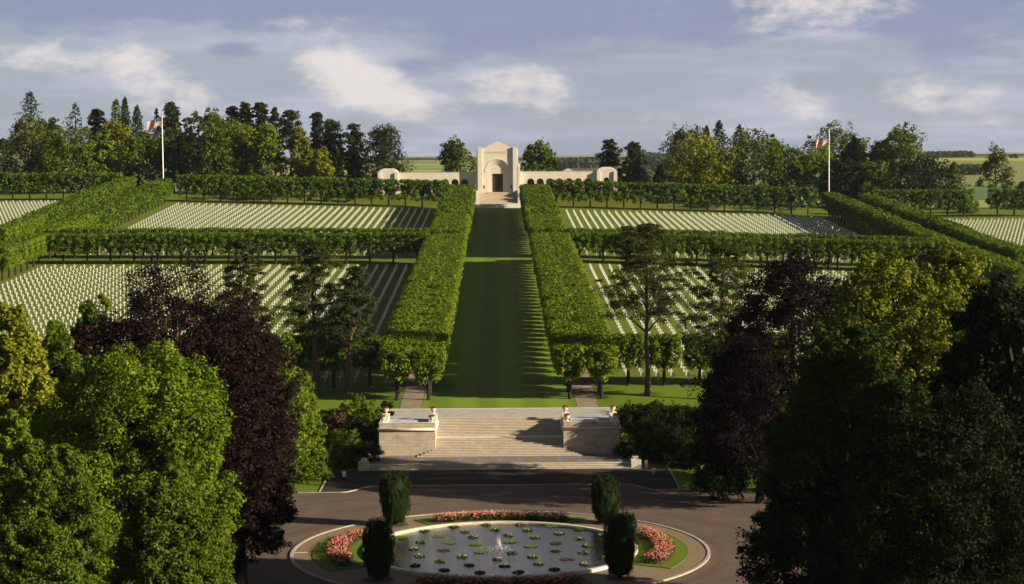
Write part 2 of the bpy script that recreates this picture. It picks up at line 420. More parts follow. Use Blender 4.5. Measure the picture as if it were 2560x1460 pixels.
def broad_crown(h, w, z0=.18, boughs=40, sub=7, per=30, leaf=.3, shape='round', bs=.30, droop=0.0, aspect=1.0, hsq=None, fill=.25, upb=.2, spray=1.0):
    """returns P,N,size,tint and bough centres"""
    H = h * (1 - z0); cz = h * z0 + H * .5; boughs = int(boughs * min(2.2, max(1.0, H / w / 1.25)))
    d = sph(boughs, upb)
    k = np.where(rng.uniform(size=boughs) < fill, rng.uniform(.25, .7, boughs), rng.uniform(.74, .95, boughs))
    zz = d[:, 2] * k
    if shape == 'round': prof = np.ones(boughs)
    elif shape == 'cone': prof = np.clip(1.15 - (zz + .9) * .5, .12, 1.1)
    elif shape == 'column': prof = np.where(zz > .3, 1 - (zz - .3) * .5, 1) * 1.1
    elif shape == 'egg': prof = np.clip(1.12 - (zz + .5) * .28, .3, 1.15)
    C = np.stack([d[:, 0] * k * prof * w / 2 * .86, d[:, 1] * k * prof * w / 2 * .86, cz + zz * H / 2 * .92], 1)
    br = rng.uniform(.7, 1.2, boughs) * w * bs / 2
    # clumps on the outer side of each bough
    dd = sph(boughs * sub, .35); out = np.repeat(d, sub, 0)
    dd = dd + out * .5; dd /= np.linalg.norm(dd, axis=1, keepdims=True)
    rr = np.repeat(br, sub)[:, None]
    CC = np.repeat(C, sub, 0) + dd * rr * rng.uniform(.55, 1.0, (boughs * sub, 1)) * np.array([1, 1, .8])
    rad = rr * rng.uniform(.32, .55, (boughs * sub, 1)) * np.array([1.1, 1.1, .75])
    P, N, t = clump_leaves(CC, rad, per, up=.45)
    ax = np.repeat(d, sub, 0) * .8 + np.array([0, 0, .75]) + rng.normal(size=(boughs * sub, 3)) * .35; ax /= np.linalg.norm(ax, axis=1, keepdims=True)
    sp_ = (rng.uniform(size=boughs * sub) < .45) * rng.uniform(.6, 1.7, boughs * sub) * spray
    uu = rng.uniform(0, 1, len(P)) ** .8; rl = np.repeat(rad[:, 0] * sp_, per)
    sq = np.where(np.repeat(sp_, per) > 0, 1 - .55 * uu, 1.0)[:, None]; base_ = np.repeat(CC, per, 0)
    P = base_ + (P - base_) * sq + np.repeat(ax, per, 0) * (uu * rl)[:, None]
    if droop: N = N * np.array([1, 1, 1 - droop])
    t = t * .75 + .25 * np.repeat(rng.uniform(0, 1, boughs), sub * per)
    s = rng.uniform(.55, 1.4, len(P)) * leaf
    return P, N, s, t, C

def limbs(mb, base_r, h, targets, z_split=.25, wob=.02, lean=(0, 0)):
    pts = []; rad = []
    n = 7
    for i in range(n):
        t = i / (n - 1); pts.append((lean[0] * t + rnd.uniform(-wob, wob) * h * t, lean[1] * t + rnd.uniform(-wob, wob) * h * t, h * t)); rad.append(base_r * (1 - t * .85) * (1.35 if i == 0 else 1))
    mb.tube(pts, rad, 8)
    for c in targets:
        z = min(c[2] * .8, max(h * z_split, c[2] - math.hypot(c[0] - lean[0] * c[2] / h, c[1]) * .7)); t = min(z / h, 1)
        p0 = Vector((lean[0] * t, lean[1] * t, z)); p1 = Vector(c); mid = p0.lerp(p1, .5) + Vector((0, 0, (p1 - p0).length * .08))
        r = base_r * .28 * (1.1 - t * .6); mb.tube([p0, mid, p1], [r, r * .6, r * .2], 5)

def finish_tree(name, label, cat, loc, crown, trunk_mb, lmat, bmat, group=None, rz=0, aspect=1.0, sc=None):
    root = empty(name, loc, rz); tag(root, label, cat, group)
    P, N, s, t = crown[:4]
    me = leaves_mesh('crown', P, N, s, t, aspect); link_mesh('crown', me, lmat, root)
    if trunk_mb is not None: trunk_mb.build('trunk', bmat, root, smooth=True)
    return root

def spruce_crown(h, w, z0=.06, tiers=22, per_b=26, leaf=.6, droop=.28, ragged=.25, top=.0):
    Ps = []; Ns = []; ts = []; ss = []
    for i in range(tiers * 9):
        t = ((i + rnd.random()) / (tiers * 9)) ** .9; z = h * (z0 + (1 - z0) * t * .985); r = w / 2 * (1 - t) ** .6 + w * .035
        r *= 1 + ragged * .6 * math.sin(i * .37 + h) * (1 - t)
        a = i * 2.399 + rnd.uniform(-.4, .4); L = r * rnd.uniform(1 - ragged * 1.3, 1.08); n = max(7, int(per_b * (.3 + .7 * L / (w / 2))))
        u = rng.uniform(.15, 1, n) ** .75; wd = (1.1 - u) * L * .34 + leaf * .3
        side = rng.uniform(-1, 1, n) * wd
        x = math.cos(a) * u * L - math.sin(a) * side; y = math.sin(a) * u * L + math.cos(a) * side
        zz = z - droop * L * u ** 1.5 + .12 * L * (u ** 4) - np.abs(side) * .4 + rng.normal(size=n) * leaf * .3
        Ps.append(np.stack([x, y, zz], 1))
        nn = np.stack([np.full(n, math.cos(a) * .5), np.full(n, math.sin(a) * .5), np.full(n, .9)], 1) + rng.normal(size=(n, 3)) * .5
        Ns.append(nn); ts.append(np.full(n, rnd.random()) * .5 + rng.uniform(0, .5, n)); ss.append(rng.uniform(.6, 1.25, n) * leaf)
    n = 26; Ps.append(np.stack([rng.normal(size=n) * .12, rng.normal(size=n) * .12, h * (1 - rng.uniform(0, .05, n))], 1)); Ns.append(rng.normal(size=(n, 3))); ts.append(rng.uniform(0, 1, n)); ss.append(np.full(n, leaf * .6))
    P = np.vstack(Ps); return P, np.vstack(Ns), np.concatenate(ss), np.concatenate(ts), None

def pine_crown(h, w, z0=.4, pads=22, per=260, leaf=.4, lean=(0, 0), flat=.45, conic=.5, rmin=.13, rmax=.24):
    """irregular pads of needles on branches round an upright trunk"""
    C = []; Rr = []
    for i in range(pads):
        t = (i + rnd.random()) / pads; z = h * (z0 + (1 - z0) * t * .97)
        prof = (1 - t) ** conic if t > .25 else .75 + t
        r = w / 2 * prof * rnd.uniform(.25, .85); a = i * 2.4 + rnd.uniform(-.5, .5)
        C.append((math.cos(a) * r + lean[0] * z / h, math.sin(a) * r + lean[1] * z / h, z)); q = w * rnd.uniform(rmin, rmax) * (1.05 - .35 * t)
        Rr.append((q, q, q * flat))
    C.append((lean[0], lean[1], h * .955)); Rr.append((w * .14, w * .14, h * .045))
    C = np.array(C); Rr = np.array(Rr)
    m = len(C); k = 6
    dd = sph(m * k, .5); CC = np.repeat(C, k, 0) + dd * np.repeat(Rr, k, 0) * .75; RR = np.repeat(Rr, k, 0) * rng.uniform(.3, .6, (m * k, 1))
    P, N, t = clump_leaves(CC, RR, max(4, per // k), up=.6, shell=(.3, 1.1), jit=.8)
    s = rng.uniform(.6, 1.3, len(P)) * leaf
    return P, N, s, t, C

# ================================================================== THE SETTING
def build_ground():
    xs = sorted(set([float(v) for v in list(np.arange(-140, 141, 6.0)) if abs(v) > 18.5] + [-18.5, 18.5, 0.0, -9, 9] +
                    [s * v for s in (-1, 1) for v in (150, 170, 190, 220, 260, 310, 370, 450, 550, 680, 850, 1050, 1300, 1600, 1900, 2300, 2800, 3500, 4500, 6000)]))
    ys = sorted(set([-200.0, -100, 0, 60, 120, 180, 220, 250.4, 254, 258, 264, 269.3] + [float(v) for v in np.linspace(280, 661, 48)] +
                    [680, 700, 730, 760, 800, 850, 900, 960, 1030, 1110, 1200, 1320, 1450, 1600, 1800, 2000, 2300, 2600, 3000, 3400, 3900, 4500, 5200, 6000, 7000, 8200, 10000, 12000]))
    m = MB(); m.sheet(xs, ys, lambda x, y: tz(x, y))
    # material: lawn near, patchwork of fields beyond the cemetery
    mt, nt, b = new_mat('ground_grass_and_fields'); b.inputs['Roughness'].default_value = .9; b.inputs['Specular IOR Level'].default_value = .1
    p = pos(nt); sp = nt.nodes.new('ShaderNodeSeparateXYZ'); nt.links.new(p, sp.inputs[0])
    n = NOISE(nt, p, .12, 6, .65); n2 = NOISE(nt, p, 2.5, 3, .6)
    g = MIX(nt, RANGE(nt, n, .38, .62), (.098, .130, .011), (.082, .112, .010))
    g = MIX(nt, RANGE(nt, n2, .4, .65, 0, .28), g, (.06, .08, .01))
    g = MIX(nt, RANGE(nt, sp.outputs[1], 284, 292, 1, 0), g, (.084, .135, .008))
    vor = nt.nodes.new('ShaderNodeTexVoronoi'); vor.inputs['Scale'].default_value = 1.0; vor.inputs['Randomness'].default_value = .8
    wob = NOISE(nt, p, .0012, 2, .5)
    nt.links.new(XYZ(nt, MN(nt, 'MULTIPLY', sp.outputs[0], .0011), MN(nt, 'ADD', MN(nt, 'MULTIPLY', sp.outputs[1], .0028), MN(nt, 'MULTIPLY', wob, .5)), 0.0), vor.inputs['Vector'])
    sc = nt.nodes.new('ShaderNodeSeparateColor'); nt.links.new(vor.outputs['Color'], sc.inputs[0])
    cr = nt.nodes.new('ShaderNodeValToRGB'); nt.links.new(sc.outputs[0], cr.inputs[0]); cr.color_ramp.interpolation = 'CONSTANT'
    els = cr.color_ramp.elements; els[0].position = 0; els[0].color = (.22, .25, .055, 1); els[1].position = .3; els[1].color = (.06, .11, .04, 1)
    for ps, c in ((.5, (.28, .29, .06)), (.68, (.15, .18, .06)), (.82, (.30, .22, .12)), (.92, (.08, .13, .05))):
        e = els.new(ps); e.color = (*c, 1)
    lines = MN(nt, 'SINE', MN(nt, 'MULTIPLY', MN(nt, 'ADD', sp.outputs[0], MN(nt, 'MULTIPLY', sp.outputs[1], .6)), .35))
    fld = MIX(nt, RANGE(nt, lines, .8, 1, 0, .2), cr.outputs[0], (.1, .11, .04))
    fld = MIX(nt, RANGE(nt, n, .3, .7, 0, .25), fld, (.14, .17, .05))
    col = MIX(nt, RANGE(nt, sp.outputs[1], 765, 775), g, fld)
    nt.links.new(col, b.inputs['Base Color']); bump(nt, b, n2, .4, .05)
    o = m.build('ground', mt); tag(o, kind='structure', label='sloping grass ground running to the fields and horizon')
build_ground()

PX, PY = 0.0, 191.5
def st(name, m, mat, label=None, **k):
    o = m.build(name, mat, **k); tag(o, label, kind='structure'); return o
def build_paving():
    m = MB()
    # road surface: one big sheet with a round hole outside the ring kerb
    n = 96; vs = []; fs = []
    for k in range(n):
        a = 2 * math.pi * k / n; c_, s_ = math.cos(a), math.sin(a)
        q = min((46 / abs(c_)) if abs(c_) > 1e-6 else 1e9, ((226 - PY) / s_) if s_ > 1e-6 else ((PY - 110) / -s_ if s_ < -1e-6 else 1e9))
        q = min(q, 52.0)
        vs += [(PX + 21.3 * c_, PY + 21.3 * s_, .03), (PX + q * c_, PY + q * s_, .03)]
    for k in range(n): j = (k + 1) % n; fs.append((2 * k, 2 * k + 1, 2 * j + 1, 2 * j))
    m.add(vs, fs)
    m.add([(-15.4, 226, .03), (15.4, 226, .03), (15.4, 230.2, .03), (-15.4, 230.2, .03)], [(0, 1, 2, 3)])
    for s in (-1, 1):
        pts = [(s * 15.4, 226), (s * 18.9, 226)] + [(s * (18.9 - 3.5 * t), 226 + 4.2 * (t * t * (3 - 2 * t))) for t in (.2, .4, .6, .8, 1.0)]
        vs = [(x, y, .03) for x, y in pts]; m.add(vs, [tuple(range(len(vs))) if s > 0 else tuple(reversed(range(len(vs))))])
    st('road', m, ASPH, 'brown asphalt road around the round pool')
    m = MB(); m.box(-21.6, 21.6, 230.3, 241.7, -.2, .06)
    for s in (-1, 1):
        pts = [(s * 15.5, 230.3), (s * 21.6, 230.3), (s * 21.6, 226.2), (s * 19.0, 226.2)] + [(s * (18.9 - 3.5 * t), 226.2 + 4.1 * (t * t * (3 - 2 * t))) for t in (.2, .4, .6, .8)]
        vs = [(x, y, .06) for x, y in pts]; m.add(vs, [tuple(reversed(range(len(vs)))) if s > 0 else tuple(range(len(vs)))])
    st('forecourt', m, ASPH2, 'dark asphalt forecourt below the steps')
    m = MB()
    path = [(-60, 226.08)] + [(-19.0, 226.08)] + [(-(18.9 - 3.5 * t), 226.08 + 4.1 * (t * t * (3 - 2 * t))) for t in (.15, .3, .45, .6, .75, .9)] + [(-15.3, 230.25)]
    path = path + [(-x, y) for x, y in reversed(path)]
    L = path
    for i in range(len(L) - 1):
        (x0, y0), (x1, y1) = L[i], L[i + 1]
        d = Vector((x1 - x0, y1 - y0)).normalized(); nx, ny = -d.y * .07, d.x * .07
        vs = [(x0 - nx, y0 - ny, -.1), (x1 - nx, y1 - ny, -.1), (x1 + nx, y1 + ny, -.1), (x0 + nx, y0 + ny, -.1)]
        vs += [(v[0], v[1], .13) for v in vs]
        m.add(vs, [(4, 5, 6, 7), (0, 1, 5, 4), (2, 3, 7, 6)])
    for s in (-1, 1): m.box(s * 21.7 - .09, s * 21.7 + .09, 226.3, 245.5, -.1, .12)
    st('forecourt_kerb', m, KERB, 'thin pale kerb between road and forecourt')
    # ring
    m = MB(); m.ring(PX, PY, 18.9, 21.0, .10, n=144); 
    for q in range(4):
        a0 = 90 * q + 45; m.ring(PX, PY, 14.0, 19.0, .096, a0 - 15, a0 + 15, 24)
    st('ring_pavement', m, SETT, 'ring of buff brick paving round the pool')
    m = MB(); m.kerb(PX, PY, 21.0, 21.32, -.1, .17, n=144); st('ring_kerb', m, KERB, 'pale round kerb outside the brick ring')
    for q in range(4):
        a0 = 90 * q; nm = ['right', 'far', 'left', 'near'][q]
        m = MB(); m.ring(PX, PY, 14.1, 19.0, .16, a0 - 30, a0 + 30, 48); m.kerb(PX, PY, 18.98, 19.08, .0, .17, a0 - 30, a0 + 30, 48)
        o = st('ring_lawn', m, LUSH, nm + ' curved strip of lawn between brick ring and pool')
        m = MB(); m.ring(PX, PY, 15.5, 17.7, .18, a0 - 27, a0 + 27, 40); st('bed_soil', m, SOIL, 'soil of the %s curved flower bed' % nm)
    # small pale slab in the brick ring on the left
    m = MB(); m.box(-20.9, -19.55, 190.9, 191.15, .05, .115); st('pale_slab', m, CAPST, 'small pale slab set in the brick ring')
build_paving()

def build_pool():
    root = empty('fountain_pool', (PX, PY, 0)); tag(root, 'round stone basin of the lily pool at the centre of the brick ring', 'pool')
    m = MB(); m.kerb(0, 0, 13.55, 14.02, -.3, .40, n=128); m.build('coping', CAPST, root)
    m = MB(); m.kerb(0, 0, 13.4, 13.52, -.6, .30, n=128); m.build('basin_wall', STONE2, root)
    m = MB(); m.lathe([(.55, -.2), (.5, .1), (.28, .16), (.12, .3), (.1, .42)], n=16); m.build('nozzle', SHADE, root)
    mt, nt, b = new_mat('pool_water'); b.inputs['Base Color'].default_value = (.010, .011, .014, 1); b.inputs['Roughness'].default_value = .04
    b.inputs['IOR'].default_value = 1.4; b.inputs['Specular IOR Level'].default_value = .7
    tc = nt.nodes.new('ShaderNodeTexCoord'); sp = nt.nodes.new('ShaderNodeSeparateXYZ'); nt.links.new(tc.outputs['Object'], sp.inputs[0])
    r = MN(nt, 'SQRT', MN(nt, 'ADD', MN(nt, 'MULTIPLY', sp.outputs[0], sp.outputs[0]), MN(nt, 'MULTIPLY', sp.outputs[1], sp.outputs[1])))
    w = MN(nt, 'SINE', MN(nt, 'ADD', MN(nt, 'MULTIPLY', r, 14), MN(nt, 'MULTIPLY', NOISE(nt, tc.outputs['Object'], .8, 2, .5), 8)))
    w = MN(nt, 'MULTIPLY', w, RANGE(nt, r, 1.0, 13, 1, .15))
    n1 = NOISE(nt, XYZ(nt, sp.outputs[0], MN(nt, 'MULTIPLY', sp.outputs[1], 2.4), 0.0), 2.2, 5, .6)
    hgt = MN(nt, 'ADD', MN(nt, 'MULTIPLY', w, .010), MN(nt, 'MULTIPLY', n1, .045))
    bump(nt, b, hgt, .55, 1.0)
    m = MB(); m.lathe([(13.45, .0)], (0, 0, 0), 96, False)
    m.f = [tuple(range(96))]; m.mi = [0]
    o = m.build('water', mt); o.location = (PX, PY, .16); tag(o, 'dark rippled water of the round pool', kind='structure')
    # fountain jet: thin strands of spray and a splash ring
    m = MB()
    for k in range(22):
        a = rnd.uniform(0, 2 * math.pi); h = rnd.uniform(.3, 1.35); sp_ = rnd.uniform(.05, .5)
        cx, cy = math.cos(a) * sp_ - .25 * h, math.sin(a) * sp_ * .5
        m.tube([(cx * .2, cy * .2, .4), (cx * .55, cy * .6, .3 + h * .6), (cx * .85, cy, .3 + h)], [.010, .007, .003], 4)
    for k in range(260):
        a = rnd.uniform(0, 2 * math.pi); q = abs(rnd.gauss(0, .9)); z = max(.03, rnd.uniform(0, .5) - q * .12); e = rnd.uniform(.012, .028)
        x, y = math.cos(a) * q - .1, math.sin(a) * q; m.box(x - e, x + e, y - e, y + e, z, z + e * 1.6)
    mt2, nt2, b2 = new_mat('fountain_spray'); b2.inputs['Base Color'].default_value = (.55, .58, .62, 1); b2.inputs['Roughness'].default_value = .25
    o = m.build('fountain_jet', mt2); o.location = (PX, PY, .16); tag(o, 'thin white jet of water splashing in the middle of the pool', 'fountain', kind='stuff')
build_pool()

def box_wall(m, *a): m.box(*a)
def build_stairs():
    root = empty('grand_staircase', (0, 242, 0)); tag(root, 'broad pale stone staircase between two block piers above the dark forecourt', 'staircase')
    def P(mb): 
        mb.v = [(v[0], v[1] - 242, v[2]) for v in mb.v]; return mb
    # bottom platform with three steps and paved floor
    m = MB()
    for i in range(4):
        m.box(-17.2, 17.2, 241.9 + i * .42, 241.9 + (i + 1) * .42 + (12 if i == 3 else 0), -.1 + .0, .155 * (i + 1))
        m.cur = 1; m.box(-17.25, 17.25, 241.84 + i * .42, 242.02 + i * .42, .155 * (i + 1) - .05, .155 * (i + 1) + .008); m.cur = 0  # paler edge strip paints in the bright lit step edge
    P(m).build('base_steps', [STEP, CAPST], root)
    m = MB(); m.box(-16.9, 16.9, 243.9, 252, .5, .635); P(m).build('platform_paving', COBBLE, root)
    m = MB()
    for k in range(-6, 7): m.box(k * 2.6 - .28, k * 2.6 + .28, 244.0, 250.4, .5, .641)
    P(m).build('paving_band', BLUES, root)
    for s in (-1, 1):
        m = MB(); a, b_ = sorted((s * 17.25, s * 18.0)); m.box(a, b_, 243.2, 251.5, -.2, 1.15)
        a, b_ = sorted((s * 16.9, s * 18.2)); m.box(a, b_, 241.95, 243.2, -.2, 1.12)
        a, b_ = sorted((s * 16.0, s * 17.25)); m.box(a, b_, 251.0, 251.5, .4, 1.15)
        P(m).build('low_wall', CAPST, root, bevel=.02)
    # flights
    def flight(y0, z0, n, tread, riser, hw, hws=None):
        m = MB()
        for i in range(n):
            w = hws[i] if hws and i < len(hws) else hw
            y = y0 + i * tread
            m.box(-w, w, y, y0 + n * tread + .8, z0 + i * riser - (0 if i else .05), z0 + (i + 1) * riser)
            m.cur = 1; m.box(-w, w, y - .05, y + .10, z0 + (i + 1) * riser - .05, z0 + (i + 1) * riser + .006); m.cur = 0  # lighter nosing colour stands in for light on the tread edge
        return m
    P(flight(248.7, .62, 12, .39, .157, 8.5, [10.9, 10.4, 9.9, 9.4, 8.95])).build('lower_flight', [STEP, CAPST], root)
    m = MB(); m.box(-8.5, 8.5, 253.38, 255.4, 2.0, 2.512); P(m).build('landing', CAPST, root)
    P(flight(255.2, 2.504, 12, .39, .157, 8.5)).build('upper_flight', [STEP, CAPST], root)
    m = MB(); m.box(-16, 16, 259.9, 269.3, 3.6, 4.40); P(m).build('terrace', PAVE, root)
    m = MB(); m.box(-16, 16, 268.6, 269.32, 3.6, 4.408); P(m).build('terrace_edge', CAPST, root)
    # two piers
    for s in (-1, 1):
        x0, x1 = sorted((s * 8.5, s * 16.0))
        pr = MB(); pr.box(x0, x1, 250.5, 259.95, .3, 4.12)
        pier = P(pr).build('pier', STONE2, root, bevel=.02)
        m = MB(); m.box(x0 + .3, x1 - .3, 251.0, 259.8, 4.1, 4.36); P(m).build('pier_floor', BLUEP, pier)
        m = MB()
        prof = [(.0, 3.90), (.16, 3.93), (.24, 4.02), (.25, 4.10), (.22, 4.2), (.1, 4.27), (.0, 4.28)]
        pts = []
        xa, xb, ya, yb = x0, x1, 250.5, 258.4
        for j, (e, z) in enumerate(prof):
            pts.append([(xa - e, yb, z), (xa - e, ya - e, z), (xb + e, ya - e, z), (xb + e, yb, z)])
        vs = [p for r_ in pts for p in r_]; fs = []
        for j in range(len(prof) - 1):
            for k in range(3): fs.append((j * 4 + k, j * 4 + k + 1, (j + 1) * 4 + k + 1, (j + 1) * 4 + k))
        m.add(vs, fs); P(m).build('cornice_moulding', CAPST, pier, smooth=True)
        m = MB(); m.box(x0 + .02, x1 - .02, 250.52, 250.95, 4.1, 4.92)
        P(m).build('parapet', STONE2, pier, bevel=.015)
        m = MB(); m.box(x0 - .02, x1 + .02, 250.48, 250.98, 4.92, 5.0)
        m.box(x0 + .02, x0 + .95, 250.98, 258.0, 4.1, 5.0); m.box(x1 - .95, x1 - .02, 250.98, 258.0, 4.1, 5.0)
        for xx in (x0 + .0, x1 - 1.0): m.box(xx, xx + 1.0, 257.2, 258.4, 4.1, 5.25)
        P(m).build('parapet_cap', CAPST, pier, bevel=.015)
    return root
build_stairs()

def urn(x, y, z, label):
    root = empty('flower_urn', (x, y, z)); root.scale = (.82, .82, .82); tag(root, label, 'urn', 'urns of red flowers on the stair piers')
    m = MB(); m.lathe([(.34, 0), (.34, .07), (.2, .1), (.13, .17), (.15, .24), (.30, .34), (.40, .50), (.45, .68), (.44, .80), (.52, .86), (.52, .91), (.44, .92), (.40, .84)], n=20)
    m.build('urn', TERRAC, root, smooth=True)
    C = np.array([[rnd.uniform(-.40, .40), rnd.uniform(-.40, .40), 1.0 + rnd.uniform(-.05, .10)] for _ in range(30)])
    P, N, t = clump_leaves(C, np.full((30, 3), .12), 10, up=.6)
    me = leaves_mesh('flowers', P, N, rng.uniform(.08, .15, len(P)), t); link_mesh('flowers', me, REDF, root)
    C = C * np.array([1, 1, 0]) + np.array([0, 0, .93]); P, N, t = clump_leaves(C, np.full((30, 3), .15), 8, up=.1)
    me = leaves_mesh('foliage', P, N, rng.uniform(.1, .18, len(P)), t); link_mesh('foliage', me, L_MID, root)
for s, side in ((-1, 'left'), (1, 'right')):
    urn(s * 15.5, 251.2, 5.0, 'stone urn of red flowers at the front outer corner of the %s stair pier' % side)
    urn(s * 9.0, 251.2, 5.0, 'stone urn of red flowers at the front inner corner of the %s stair pier' % side)
    urn(s * 15.5, 257.8, 5.25, 'stone urn of red flowers at the back outer corner of the %s stair pier' % side)
    urn(s * 9.0, 257.8, 5.25, 'stone urn of red flowers at the back inner corner of the %s stair pier' % side)

def bench(x, y, z, rz, label, L=2.0):
    root = empty('stone_bench', (x, y, z), rz); tag(root, label, 'bench', 'stone benches')
    m = MB(); m.box(-L / 2, L / 2, -.27, .27, .36, .48); m.build('seat', CAPST, root, bevel=.02)
    for q in (-1, 1): m = MB(); m.box(q * L * .32 - .2, q * L * .32 + .2, -.2, .2, 0, .36); m.build('leg', CAPST, root)
bench(-12.25, 253.6, 4.36, 0, 'pale stone bench on the left stair pier')
bench(12.25, 253.6, 4.36, 0, 'pale stone bench on the right stair pier')
for x_, y_, sd_ in ((860, 1190, 'left'), (1634, 1184, 'right')):
    X, Y, Z = on_ground(x_, y_); bench(X, Y, .06, R(90 + (6 if x_ < 1000 else -6)), 'white stone bench on the %s end of the dark forecourt' % sd_, 1.6)
m = MB(); m.box(-.2, .2, -.15, .15, 0, 1.0); o = m.build('marker_post', CAPST, bevel=.02); o.location = (18.9, 242.6, 0); tag(o, 'short square stone post beside the right end of the stair platform', 'post')

def build_mall():
    m = MB(); z = lambda x, y: tz(x, y) + .03
    m.sheet([-11.1, 0, 11.1], [269.35, 661], z); st('mall_lawn', m, MALL, 'long mown lawn between the two tall hedges')
    m = MB(); m.sheet([-18.4, -14.25], [269.35, 661], z); m.sheet([14.25, 18.4], [269.35, 661], z); st('verge', m, LUSH, 'grass verge along the outer side of the paths')
    m = MB(); m.sheet([-14.2, -11.15], [269.35, 661], z); m.sheet([11.15, 14.2], [269.35, 661], z); st('path', m, PATHM, 'straight paths running under the clipped trees')
    # narrow pale path by the far plots
    for s in (-1, 1):
        m = MB(); xs = [s * v for v in np.linspace(19, 105, 40)]; xs.sort()
        vs = []; fs = []
        for i, x in enumerate(xs):
            y = 679 + 3.0 * math.sin(abs(x) * .05); vs += [(x, y, tz(x, y) + .05), (x, y + 2.2, tz(x, y + 2.2) + .05)]
        for i in range(len(xs) - 1): fs.append((2 * i, 2 * i + 2, 2 * i + 3, 2 * i + 1))
        m.add(vs, fs); st('gravel_path', m, KERB, 'pale curving path beyond the %s far plot' % ('left' if s < 0 else 'right'))
build_mall()

